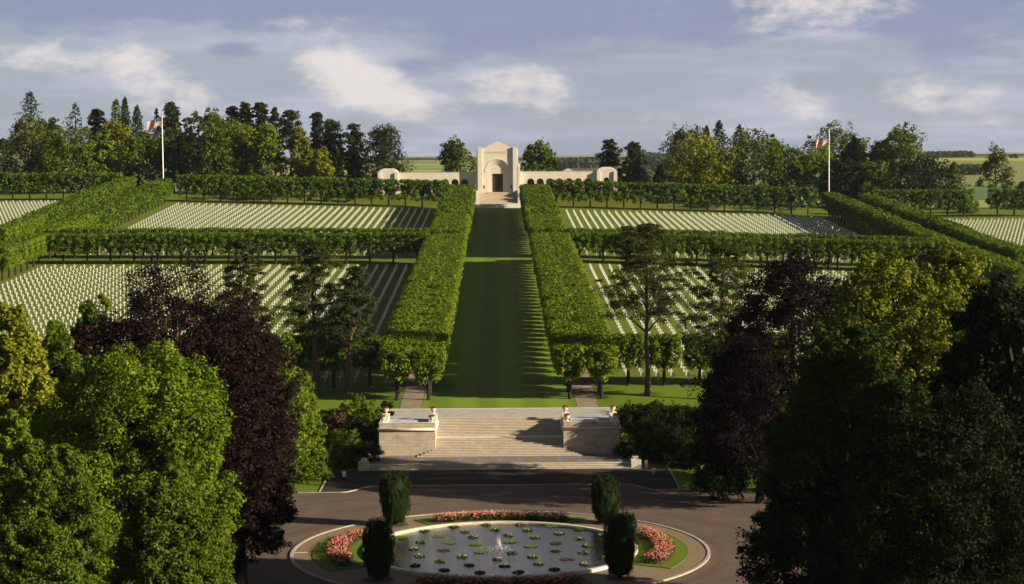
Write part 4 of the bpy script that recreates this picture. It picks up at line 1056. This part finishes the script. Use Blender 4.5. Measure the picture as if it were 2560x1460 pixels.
# ================================================================== FAR TREES
def far_tree(kind, xp, ytop, wpx, Y, lmat, label, name='broadleaf_tree', cat='tree', leaf=None, **k):
    X, _, zt = at_Y(xp, ytop, Y); z0 = tz(X, Y) - .3; h = zt - z0; w = wpx / F * Y * (1.12 if Y > 600 else 1.0); tm = MB(); bark = BARK
    if kind in ('round', 'cone', 'egg', 'column'):
        cr = broad_crown(h, w, z0=k.get('z0', .06), boughs=k.get('boughs', 46), sub=6, per=k.get('per', 24), leaf=leaf or .8, shape=kind, bs=k.get('bs', .42))
        limbs(tm, max(.25, h * .018), h * .85, [tuple(c) for c in cr[4][:14]])
    elif kind == 'spruce':
        cr = spruce_crown(h, w * 1.35, z0=.04, tiers=k.get('tiers', 24), per_b=k.get('per', 26), leaf=leaf or .75, ragged=k.get('ragged', .3)); limbs(tm, max(.25, h * .018), h * .97, [])
    elif kind == 'pine':
        cr = pine_crown(h, w * 1.2, z0=k.get('z0', .4), pads=int(k.get('pads', 28) * 1.4), per=k.get('per', 190), leaf=leaf or .75, flat=k.get('flat', .5), conic=k.get('conic', .5), rmin=.20, rmax=.34)
        limbs(tm, max(.3, h * .017), h * .93, [tuple(c) for c in cr[4]]); bark = PINEBARK
    return finish_tree(name, label, cat, (X, Y, z0), cr, tm, lmat, bark, group=k.get('group'))
FT = [  # kind, x, ytop, width px, distance, leaf, label, name, extras
 ('spruce', 8, 345, 90, 700, L_SPR, 'dark spruce cut by the left edge of the picture', 'spruce_tree', {}),
 ('spruce', 74, 226, 120, 735, L_SPR, 'tallest ragged conifer at the far left of the tree belt', 'spruce_tree', dict(ragged=.5, tiers=26)),
 ('round', 70, 305, 110, 715, L_OLIVE, 'dull olive tree in front of the tallest left conifer', 'broadleaf_tree', {}),
 ('round', 118, 288, 60, 735, L_MID, 'thin crowned tree between the two left spruces', 'broadleaf_tree', {}),
 ('spruce', 188, 255, 80, 730, L_SPR, 'cedar shaped spruce second from the left', 'spruce_tree', dict(tiers=12, ragged=.4)),
 ('round', 178, 325, 150, 705, L_MID, 'wide deep green tree with drooping boughs on the left', 'broadleaf_tree', dict(boughs=55)),
 ('pine', 243, 272, 60, 735, L_PINE, 'dark flat topped pine left of the pointed conifers', 'pine_tree', dict(z0=.3)),
 ('egg', 250, 335, 80, 708, L_LIGHT, 'bright green tree with pale leaves behind the left hedge corner', 'broadleaf_tree', {}),
 ('spruce', 290, 246, 62, 730, L_MID, 'pointed mid green conifer, left one of a close pair', 'conifer_tree', {}),
 ('spruce', 312, 241, 40, 738, L_SPR, 'slim pointed conifer, right one of a close pair', 'conifer_tree', {}),
 ('egg', 287, 305, 90, 712, L_YEL, 'yellow green tree below the pointed pair', 'broadleaf_tree', {}),
 ('spruce', 342, 262, 56, 728, L_SPR, 'slender conifer just left of the left flag', 'conifer_tree', {}),
 ('spruce', 391, 268, 30, 738, L_SPR, 'thin dead topped conifer behind the left flag', 'conifer_tree', dict(tiers=10)),
 ('round', 372, 345, 115, 712, L_MID, 'shaded green tree behind the left flagpole', 'broadleaf_tree', {}),
 ('pine', 428, 257, 56, 735, L_PINE, 'dark pine top just right of the left flagpole', 'pine_tree', dict(z0=.45)),
 ('cone', 432, 322, 80, 715, L_OLIVE, 'pale olive conifer below the pine right of the flagpole', 'conifer_tree', {}),
 ('column', 481, 278, 38, 735, L_OLIVE, 'small airy crown on a bare stem standing out of the belt', 'broadleaf_tree', dict(z0=.66, boughs=16, per=9)),
 ('round', 470, 342, 100, 705, L_DARK, 'near black low tree right of the left flagpole', 'broadleaf_tree', {}),
 ('egg', 535, 272, 72, 735, L_OLIVE, 'olive tree with a thin pale top behind the big green tree', 'broadleaf_tree', {}),
 ('round', 552, 310, 150, 712, L_MID, 'big rounded green tree in the middle of the left belt', 'broadleaf_tree', dict(boughs=60)),
 ('pine', 582, 264, 44, 742, L_PINE, 'first of three dark pine tops in the left belt', 'pine_tree', dict(z0=.5)),
 ('pine', 612, 257, 46, 738, L_PINE, 'second of three dark pine tops in the left belt', 'pine_tree', dict(z0=.45)),
 ('pine', 650, 256, 56, 738, L_PINE, 'third and widest of three dark pine tops in the left belt', 'pine_tree', dict(z0=.35)),
 ('round', 605, 305, 80, 722, L_YEL, 'yellowish tree under the three pine tops', 'broadleaf_tree', {}),
 ('cone', 667, 318, 110, 710, L_LIGHT, 'light green conical tree under the third pine', 'broadleaf_tree', dict(boughs=50)),
 ('pine', 686, 270, 36, 736, L_PINE, 'slim pine with a pointed top', 'pine_tree', dict(z0=.45, pads=18)),
 ('pine', 724, 279, 66, 728, L_PINE, 'pine with a long bare trunk and spreading top', 'pine_tree', dict(z0=.58, pads=16)),
 ('cone', 752, 318, 90, 708, L_YEL, 'layered yellow green tree with stepped outline', 'broadleaf_tree', dict(boughs=48, bs=.28)),
 ('cone', 800, 375, 60, 700, L_YEL, 'small layered yellow green tree beside the stepped one', 'broadleaf_tree', {}),
 ('pine', 792, 282, 42, 736, L_PINE, 'left pine of the pair near the open field', 'pine_tree', dict(z0=.45)),
 ('pine', 830, 305, 64, 728, L_PINE, 'right and fuller pine of the pair near the open field', 'pine_tree', dict(z0=.4)),
 ('spruce', 843, 374, 46, 712, L_SPR, 'small black spruce standing before the pair of pines', 'spruce_tree', {}),
 ('pine', 884, 312, 52, 722, L_PINE, 'tall single pine with visible reddish trunk', 'pine_tree', dict(z0=.3, pads=24)),
 ('spruce', 886, 388, 46, 716, L_SPR, 'low black spruce at the foot of the single pine', 'spruce_tree', {}),
 ('pine', 957, 327, 112, 712, L_PINE, 'broad black pine beside the left wing of the chapel', 'pine_tree', dict(z0=.12, pads=40, conic=.45, per=150, flat=.6)),
 ('egg', 1140, 358, 82, 735, L_MID, 'loose leafy tree behind the left wing of the chapel', 'broadleaf_tree', dict(z0=.1)),
 ('egg', 1346, 363, 84, 735, L_MID, 'dense leafy tree behind the right wing of the chapel', 'broadleaf_tree', dict(z0=.1)),
 ('pine', 1523, 350, 66, 728, L_PINE, 'left of two dark pines beyond the right wing', 'pine_tree', dict(z0=.08, pads=30)),
 ('pine', 1585, 355, 62, 722, L_PINE, 'right of two dark pines beyond the right wing', 'pine_tree', dict(z0=.08, pads=30)),
 ('spruce', 1650, 410, 38, 700, L_SPR, 'small pointed spruce alone in the gap right of the two pines', 'spruce_tree', {}),
 ('round', 1722, 325, 110, 730, L_OLIVE, 'olive tree at the left end of the right belt', 'broadleaf_tree', {}),
 ('spruce', 1766, 312, 40, 738, L_SPR, 'lower dark conifer top in the right belt', 'spruce_tree', {}),
 ('spruce', 1798, 300, 66, 735, L_SPR, 'highest dark conifer of the right belt', 'spruce_tree', {}),
 ('spruce', 1848, 311, 56, 732, L_SPR, 'dark conifer right of the highest one', 'spruce_tree', {}),
 ('egg', 1748, 342, 150, 705, L_YEL, 'large sunlit yellowish tree in the right belt', 'broadleaf_tree', dict(boughs=60)),
 ('round', 1885, 345, 165, 712, L_MID, 'largest rounded green tree of the right belt', 'broadleaf_tree', dict(boughs=60)),
 ('column', 1934, 330, 34, 738, L_OLIVE, 'slim airy tree top above the right belt', 'conifer_tree', dict(boughs=18)),
 ('round', 1968, 365, 105, 708, L_MID, 'mid green tree left of the right flagpole', 'broadleaf_tree', {}),
 ('round', 2085, 317, 140, 735, L_OLIVE, 'round grey green tree behind the right flag', 'broadleaf_tree', dict(boughs=50)),
 ('round', 2040, 362, 130, 712, L_LIGHT, 'light green spreading tree under the right flag', 'broadleaf_tree', {}),
 ('egg', 2138, 348, 62, 712, L_DARK, 'dark upright tree right of the right flagpole', 'broadleaf_tree', {}),
 ('round', 2205, 355, 70, 722, L_LIGHT, 'pale tree leaning against the bright green one', 'broadleaf_tree', {}),
 ('egg', 2252, 317, 118, 715, L_LIGHT, 'tall bright green tree at the right end of the belt', 'broadleaf_tree', dict(boughs=55)),
 ('round', 2288, 398, 150, 700, L_DARK, 'dark spreading tree below the tall bright green one', 'broadleaf_tree', {}),
 ('spruce', 2386, 404, 80, 700, L_OLIVE, 'ragged conifer right of the dark spreading tree', 'conifer_tree', dict(ragged=.5)),
 ('cone', 2490, 372, 90, 700, L_OLIVE, 'airy conifer with dead spiky top near the right edge', 'conifer_tree', dict(boughs=36, per=12)),
 ('spruce', 2556, 455, 60, 700, L_SPR, 'dark conifer cut by the right edge of the picture', 'spruce_tree', {}),
 ('round', 2180, 400, 90, 698, L_MID, 'green tree filling the gap right of the right flagpole', 'broadleaf_tree', {}),
 ('round', 2110, 400, 90, 700, L_DARK, 'shaded tree directly behind the right flagpole', 'broadleaf_tree', {}),
]
for (kd, xp, yt, wp, Y, mt, lab, nm, ex) in FT: far_tree(kd, xp, yt, wp, Y, mt, lab, nm, **ex)
# low shrubs behind the far plots
for i, (xp, yt, wp, mt, lab) in enumerate([
    (560, 470, 90, L_DARK, 'low dark shrub behind the far left plot, left of four'), (680, 474, 120, L_DARK, 'low dark shrub behind the far left plot, widest of four'), (620, 478, 60, L_MID, 'low green shrub between the dark ones behind the far left plot'),
    (775, 486, 16, L_LIGHT, 'small round yellow green bush on the lawn behind the far left plot'), (818, 487, 16, L_LIGHT, 'second small round yellow green bush behind the far left plot'), (900, 478, 60, L_MID, 'soft green shrub below the broad black pine'),
    (1020, 470, 30, L_WHITEB, 'cream flowering shrub left of the mall hedge'), (1062, 472, 50, L_DARK, 'dark shrub beside the far end of the left mall hedge'), (1440, 478, 70, L_DARK, 'dark shrub beside the far end of the right mall hedge'),
    (1770, 500, 110, L_DARK, 'low dark shrub behind the far right plot, left of two'), (1930, 508, 120, L_DARK, 'low dark shrub behind the far right plot, right of two'), (2420, 505, 60, L_MID, 'grey green bush in the hedge gap at the far right')]):
    far_tree('round', xp, yt, wp, 680, mt, lab, 'shrub', 'shrub', leaf=.45, boughs=22, z0=.0, per=20)

# ================================================================== DISTANCE
def wood(name, label, x0, x1, ytop0, ytop1, Y, depth, n, leaf, mt=L_FAR, hmin=.7):
    Ps, Ns, Ts = [], [], []
    C = []; Rr = []
    for i in range(n):
        t = rnd.random(); xp = x0 + (x1 - x0) * t; yy = Y + rnd.uniform(0, depth); X, _, zt = at_Y(xp, ytop0 + (ytop1 - ytop0) * t, Y)
        X = X * yy / Y; zg = tz(X, yy); edge = min(1, min(t, 1 - t) * (x1 - x0) / 14 + .35); h = max(3, (zt - zg)) * rnd.uniform(hmin, 1.0) * edge
        for k in range(3):
            r = h * .26; C.append((X + rnd.uniform(-1, 1) * r, yy + rnd.uniform(-1, 1) * r, zg + h * (.2 + .28 * k))); Rr.append((r, r, r * .95))
    P, N, t = clump_leaves(np.array(C), np.array(Rr), 26, up=.4, shell=(.7, 1.05), jit=.4)
    o = link_mesh(name, leaves_mesh(name, P, N, rng.uniform(.7, 1.3, len(P)) * leaf, t), mt); tag(o, label, 'wood', kind='stuff')
wood('distant_wood', 'long blue wood along the horizon left of the chapel', 990, 1240, 396, 397, 6600, 300, 260, 9)
wood('distant_wood', 'blue wood along the horizon right of the chapel', 1240, 1700, 397, 392, 6000, 300, 420, 9)
wood('distant_wood', 'darker wood behind the right wing roofs', 1388, 1500, 396, 389, 2600, 160, 150, 4)
wood('distant_wood', 'blue wooded slope between the pines and the right belt', 1595, 1690, 379, 382, 3100, 200, 140, 5)
wood('distant_wood', 'low blue trees in the fields right of the pines', 1600, 1690, 412, 414, 1900, 60, 60, 3)
wood('distant_wood', 'wood on the hill crest behind the right belt', 2090, 2435, 386, 377, 3150, 180, 420, 5)
wood('distant_wood', 'dark clump of trees in the valley fields on the right', 2390, 2450, 410, 410, 2020, 40, 60, 3)
wood('distant_wood', 'low scrub left of the valley clump', 2335, 2400, 424, 420, 2100, 30, 50, 3)
wood('distant_wood', 'farthest blue ridge wood at the right edge', 2420, 2620, 388, 388, 6500, 300, 160, 9)
wood('distant_wood', 'hillside wood at the far left edge', -60, 75, 374, 385, 5200, 900, 500, 9)
wood('distant_wood', 'blue wood showing between the left trees', 560, 900, 396, 396, 6300, 300, 260, 9)
for i, (xp, yt, w) in enumerate([(2493, 385, 8), (2512, 385, 10), (2530, 386, 8), (2540, 386, 8), (2510, 407, 9), (2546, 409, 6), (2530, 442, 12)]):
    far_tree('round', xp, yt, w, 2950 if yt < 390 else (2900 if yt < 420 else 1950), L_FAR, ['round field tree on the right horizon, first from left', 'round field tree on the right horizon, second from left', 'round field tree on the right horizon, third from left', 'round field tree on the right horizon, fourth from left',
             'dark bush on the pale field at the right', 'smaller dark bush on the pale field at the right', 'dark bush beside the green field at the right edge'][i], 'field_tree', 'tree', leaf=2.4, boughs=14, z0=.0, per=10)
def farmhouse():
    X, _, z = at_Y(1446, 428, 900); z0 = tz(X, 900); root = empty('farm_building', (X, 900, z0)); tag(root, 'long low farm building with brown roof just above the right wing', 'building')
    H = z - z0 
    m = MB(); m.box(-8, 9.5, 0, 6, 0, H); m.build('wall', CAPST, root)
    m = MB(); m.prism([(-8.6, H), (10.1, H), (8.6, H + 1.3), (-6.5, H + 1.3)], -.6, 6.6); m.build('roof', ROOFM, root)
    m = MB(); m.prism([(-7.4, 0), (-2.6, 0), (-2.6, H + .1), (-5, H + 1.4), (-7.4, H + .1)], -1.6, 0.1); g = m.build('porch_gable', CAPST, root)
    m = MB(); m.box(-5.5, -4.5, -1.68, -1.6, H - .45, H + .05); m.build('window', DARKDOOR, g)
farmhouse()
def mast():
    X, _, zt = at_Y(1446, 384, 1800); z0 = tz(X, 1800); m = MB(); h = zt - z0
    for a in (0, 2.1, 4.2): m.tube([(math.cos(a) * 1.0, math.sin(a) * 1.0, 0), (math.cos(a) * .25, math.sin(a) * .25, h)], [.07, .05], 4)
    for k in range(14):
        t = k / 14; r = 1.0 * (1 - t * .75); m.tube([(r, 0, h * t), (-r * .5, r * .87, h * (t + .07))], [.035, .035], 4); m.tube([(-r * .5, r * .87, h * t), (-r * .5, -r * .87, h * (t + .07))], [.035, .035], 4)
    o = m.build('radio_mast', KERB); o.location = (X, 1800, z0); tag(o, 'thin lattice radio mast before the wood right of the chapel', 'mast')
mast()

# ================================================================== NEAR TREES
def near_tree(kind, xp, ytop, wpx, Y, lmat, label, name='broadleaf_tree', leaf=.3, z0h=.02, base=None, bark=BARK, aspect=1.0, **k):
    X, _, zt = at_Y(xp, ytop, Y); zb = (tz(X, Y) - .2) if base is None else base; h = (zt - zb) * 1.04; w = wpx / F * Y; tm = MB()
    if kind in ('round', 'cone', 'egg', 'column'):
        cr = broad_crown(h, w, z0=z0h, boughs=k.get('boughs', 70), sub=k.get('sub', 9), per=int(k.get('per', 70) * 1.25), leaf=leaf, shape=kind, bs=k.get('bs', .26) * 1.35, droop=k.get('droop', 0), fill=k.get('fill', .15), upb=.05, spray=k.get('spray', 1.0))
        limbs(tm, max(.3, h * .02), h * .9, [tuple(c) for c in cr[4][:30]])
    elif kind == 'spruce':
        cr = spruce_crown(h, w, z0=z0h, tiers=k.get('tiers', 34), per_b=k.get('per', 60), leaf=leaf, ragged=k.get('ragged', .3)); limbs(tm, max(.3, h * .02), h * .97, [])
    return finish_tree(name, label, 'tree', (X, Y, zb), cr, tm, lmat, bark)
near_tree('round', 345, 895, 490, 150, L_CHEST, 'rounded bright green horse chestnut in the left foreground', 'chestnut_tree', leaf=.235, boughs=120, sub=9, per=110, bs=.22, z0h=.22)
near_tree('round', 440, 680, 540, 172, L_BEECH, 'tall copper beech with dark purple leaves in the left foreground', 'copper_beech_tree', leaf=.20, boughs=125, sub=9, per=80, bs=.17, spray=1.5, z0h=.0, bark=PINEBARK)
near_tree('round', 590, 755, 320, 176, L_BEECH, 'right hand lobe of dark purple beech reaching down to the road', 'copper_beech_tree', leaf=.20, boughs=80, sub=8, per=85, bs=.21, spray=1.4, z0h=.0)
near_tree('egg', 205, 800, 150, 190, L_BEECH, 'smaller reddish beech between the left lime and the tall copper beech', 'copper_beech_tree', leaf=.27, boughs=50, sub=8, per=44)
near_tree('cone', 215, 742, 120, 196, L_MID, 'narrow dark green tree behind the reddish beech', 'broadleaf_tree', leaf=.28, boughs=50, sub=7, per=40)
near_tree('round', 262, 722, 90, 200, L_YEL, 'small yellow green tree top left of the copper beech', 'broadleaf_tree', leaf=.28, boughs=40, sub=7, per=36)
near_tree('egg', 20, 750, 250, 160, L_YEL, 'yellow green lime tree cut by the left edge', 'lime_tree', leaf=.3, boughs=90, sub=8, per=56)
near_tree('egg', 130, 790, 170, 185, L_MID, 'dark green tree standing behind the left lime tree', 'broadleaf_tree', leaf=.3, boughs=60, sub=8, per=46)
near_tree('round', 110, 1095, 350, 118, L_MID, 'fine leaved green tree in the bottom left corner', 'broadleaf_tree', leaf=.17, boughs=130, sub=9, per=90, bs=.2)
near_tree('egg', 430, 1165, 330, 124, L_MID, 'fine leaved green tree at the bottom, right of the corner tree', 'broadleaf_tree', leaf=.17, boughs=130, sub=9, per=90, bs=.2)
near_tree('round', 20, 1000, 170, 138, L_CHEST, 'dark leafy tree between lime and corner tree on the left edge', 'broadleaf_tree', leaf=.3, boughs=60, sub=8, per=46)
near_tree('cone', 690, 835, 190, 232, L_LIGHT, 'light green feathery larch right of the copper beech', 'larch_tree', leaf=.26, boughs=80, sub=8, per=50, bs=.24)
near_tree('cone', 745, 930, 130, 236, L_LIGHT, 'lower light green feathery larch beside the taller one', 'larch_tree', leaf=.26, boughs=60, sub=8, per=44, bs=.26)
# right foreground
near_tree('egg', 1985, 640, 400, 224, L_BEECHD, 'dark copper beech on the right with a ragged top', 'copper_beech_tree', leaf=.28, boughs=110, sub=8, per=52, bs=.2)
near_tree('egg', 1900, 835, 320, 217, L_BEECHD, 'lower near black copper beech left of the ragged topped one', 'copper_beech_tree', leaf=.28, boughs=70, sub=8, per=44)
near_tree('egg', 1835, 905, 170, 247, L_BLACK, 'dark tree at the right end of the stair bank', 'broadleaf_tree', leaf=.27, boughs=100, sub=8, per=52, bs=.22)
near_tree('round', 2240, 650, 410, 158, L_GOLD, 'tree with golden green blossom in the right foreground, left crown', 'golden_tree', leaf=.25, boughs=110, sub=8, per=56, bs=.22)
near_tree('egg', 2375, 610, 310, 164, L_GOLD, 'taller tree with golden green blossom in the right foreground', 'golden_tree', leaf=.25, boughs=130, sub=8, per=52, bs=.22)
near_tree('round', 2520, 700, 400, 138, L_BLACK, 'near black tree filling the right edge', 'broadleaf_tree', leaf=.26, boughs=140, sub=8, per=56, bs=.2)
near_tree('egg', 2120, 815, 420, 148, L_DEEP, 'dark green fine leaved tree in the lower right', 'broadleaf_tree', leaf=.22, boughs=140, sub=8, per=60, bs=.2)
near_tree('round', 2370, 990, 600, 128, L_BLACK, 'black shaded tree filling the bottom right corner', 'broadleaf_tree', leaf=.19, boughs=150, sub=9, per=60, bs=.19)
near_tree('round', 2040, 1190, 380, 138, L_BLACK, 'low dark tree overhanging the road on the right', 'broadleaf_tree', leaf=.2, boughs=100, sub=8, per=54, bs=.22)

def near_pine(xp, ytop, wpx, Y, z0, label, bxs, pads=34, per=420, leaf=.26, conic=.45, flat=.42):
    X, _, zt = at_Y(xp, ytop, Y); bx = [((q - 1246) / F * Y) for q in bxs]; zb = tz(bx[0], Y) - .2; h = zt - zb; w = wpx / F * Y
    root = empty('pine_tree', (bx[0], Y, zb)); tag(root, label, 'pine tree')
    lean = (X - bx[0], 0)
    P, N, s, t, C = pine_crown(h, w * 1.1, z0=z0, pads=int(pads * 1.35), per=int(per * 1.6), leaf=leaf, lean=lean, flat=flat, conic=conic, rmin=.15, rmax=.25)
    link_mesh('crown', leaves_mesh('crown', P, N, s, t, .8), L_PINEN, root)
    tm = MB(); limbs(tm, .42, h * .95, [tuple(c) for c in C], lean=lean); tm.build('trunk', PINEBARK, root, smooth=True)
    for q in bx[1:]:
        tm = MB(); tm.tube([(q - bx[0], .6, 0), (q - bx[0] + lean[0] * .1, .5, h * .3), (lean[0] * .6, .2, h * .62)], [.36, .26, .12], 8); tm.build('trunk', PINEBARK, root, smooth=True)
near_pine(600, 598, 150, 262, .30, 'narrow dark pine rising behind the copper beech', [600], conic=.3, flat=.36, pads=34, per=520)
near_pine(778, 603, 195, 285, .34, 'twin stemmed pine in front of the lower left burial plot', [790, 782], pads=30, per=440)
near_pine(893, 668, 140, 283, .34, 'smaller leaning pine right of the twin stemmed one', [860], pads=22)
near_pine(1612, 560, 250, 279, .46, 'tall umbrella pine standing alone on the lawn of the lower right plot', [1620], pads=34, per=400, conic=.32, flat=.34)
near_pine(1812, 612, 200, 275, .30, 'pale pine between the umbrella pine and the dark beech', [1800], pads=32, per=340)

# ------------------------------------------------------------------ shrubs on the bank
SH = [(870, 1012, 60, 262, L_LIGHT, 'bright green round shrub highest on the left bank'), (897, 994, 44, 266, L_MID, 'small dark topped shrub beside the bright one on the left bank'), (925, 1022, 70, 258, L_LIGHT, 'broad green shrub next to the left stair pier'),
      (842, 1036, 50, 257, L_RED, 'reddish brown shrub in the middle of the left bank'), (895, 1060, 90, 254, L_DARK, 'dark shadowed shrub below the broad green one'), (850, 1085, 90, 247, L_LIGHT, 'leafy green shrub lower down the left bank'),
      (778, 1090, 100, 243, L_MID, 'tall green shrub at the foot of the larches'), (800, 1082, 50, 246, L_WHITEB, 'cream flowered shrub on the left bank'), (905, 1120, 90, 247, L_DARK, 'low creeping shrub beside the left low wall'),
      (770, 1150, 130, 236, L_LIGHT, 'low hedge like shrub along the left grass strip'), (730, 1110, 80, 240, L_LIGHT, 'light shrub right beside the copper beech'), (860, 1150, 110, 246, L_MID, 'dark ground hugging shrub above the left bench'), (960, 1010, 40, 262, L_DARK, 'small dark shrub behind the left outer urn'),
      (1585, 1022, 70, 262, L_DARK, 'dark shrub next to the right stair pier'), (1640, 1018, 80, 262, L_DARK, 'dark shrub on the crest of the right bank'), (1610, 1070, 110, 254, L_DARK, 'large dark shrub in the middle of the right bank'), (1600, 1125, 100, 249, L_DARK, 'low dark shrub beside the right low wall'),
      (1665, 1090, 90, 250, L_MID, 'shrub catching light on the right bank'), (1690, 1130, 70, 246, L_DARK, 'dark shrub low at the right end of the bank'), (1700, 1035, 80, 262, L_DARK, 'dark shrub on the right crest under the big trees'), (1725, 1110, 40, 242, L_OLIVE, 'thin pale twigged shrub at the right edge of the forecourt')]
for (xp, yt, wp, Y, mt, lab) in SH:
    X, _, zt = at_Y(xp, yt, Y); zb = tz(X, Y) - .1; h = max(zt - zb, .9) * 1.08; w = wp / F * Y * (1.45 if xp > 1300 else 1.2)
    cr = broad_crown(h, w, z0=.0, boughs=30, sub=6, per=30, leaf=.2, shape='round', bs=.36); tm = MB(); limbs(tm, .1, h * .7, [tuple(c) for c in cr[4][:8]])
    r = finish_tree('shrub', lab, 'shrub', (X, Y, zb), cr, tm, mt, BARK)

for (X, Y, h, w, lab) in [(25.5, 219, 4.5, 6, 'dark shrub at the road edge under the right beech, nearest one'), (27, 227, 5, 6, 'dark shrub at the road edge under the right beech, middle one'), (25, 235, 4.5, 6, 'dark shrub at the road edge beside the right end of the forecourt'),
                          (31, 233, 6, 8, 'big dark shrub behind the road edge shrubs on the right'), (24, 243, 4.5, 6, 'dark shrub behind the forecourt bench on the right')]:
    cr = broad_crown(h, w, z0=.0, boughs=34, sub=6, per=30, leaf=.22, shape='round', bs=.36); tm = MB(); limbs(tm, .1, h * .7, [tuple(c) for c in cr[4][:8]])
    finish_tree('shrub', lab, 'shrub', (X, Y, tz(X, Y) - .1), cr, tm, L_DARK, BARK)
for s_, sn in ((-1, 'left'), (1, 'right')):
    n = 2600; X = s_ * rng.uniform(18.2, 40, n); Y = rng.uniform(248, 268.5, n); k = (Y > 250) | (np.abs(X) > 22); X, Y = X[k], Y[k]; n = len(X)
    C = np.stack([X, Y, terrain(X, Y) + .2], 1); P, N, t = clump_leaves(C, np.full((n, 3), .45) * np.array([1, 1, .8]), 14, up=.6)
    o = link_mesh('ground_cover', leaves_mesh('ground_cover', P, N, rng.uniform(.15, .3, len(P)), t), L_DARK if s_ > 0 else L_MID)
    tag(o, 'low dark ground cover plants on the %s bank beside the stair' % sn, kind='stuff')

# trees standing just outside the right of the view; they throw the long shadows over road and steps
def shade_tree(X, Y, h, w, label, src=None):
    cr = broad_crown(h, w, z0=.05, boughs=60, sub=6, per=26, leaf=.55, shape='egg', bs=.28); tm = MB(); limbs(tm, .4, h * .9, [tuple(c) for c in cr[4][:16]])
    finish_tree('broadleaf_tree', label, 'tree', (X, Y, tz(X, Y)), cr, tm, L_DARK, BARK)
SHT = [(56, 152, 34, 20), (40, 157, 26, 14), (46, 108, 24, 18), (84, 140, 26, 20)]
for i, (X, Y, h, w) in enumerate(SHT): shade_tree(X, Y, h, w, ['tallest dark tree of the grove just beyond the right edge', 'dark tree hidden behind the near black crowns at the right edge', 'nearest dark tree of the grove beyond the right edge', 'farthest dark tree of the grove beyond the right edge'][i])

# ------------------------------------------------------------------ air
def haze():
    m = bpy.data.materials.new('haze_air'); m.use_nodes = True; nt = m.node_tree; nt.nodes.clear()
    v = nt.nodes.new('ShaderNodeVolumePrincipled'); v.inputs['Color'].default_value = (.72, .82, 1.0, 1); v.inputs['Density'].default_value = 2.2e-5; v.inputs['Anisotropy'].default_value = .2
    out = nt.nodes.new('ShaderNodeOutputMaterial'); nt.links.new(v.outputs[0], out.inputs['Volume'])
    b = MB(); b.box(-6100, 6100, -260, 12100, -12, 240); o = b.build('haze', m); tag(o, 'thin blue haze of the summer air', kind='stuff')
haze()
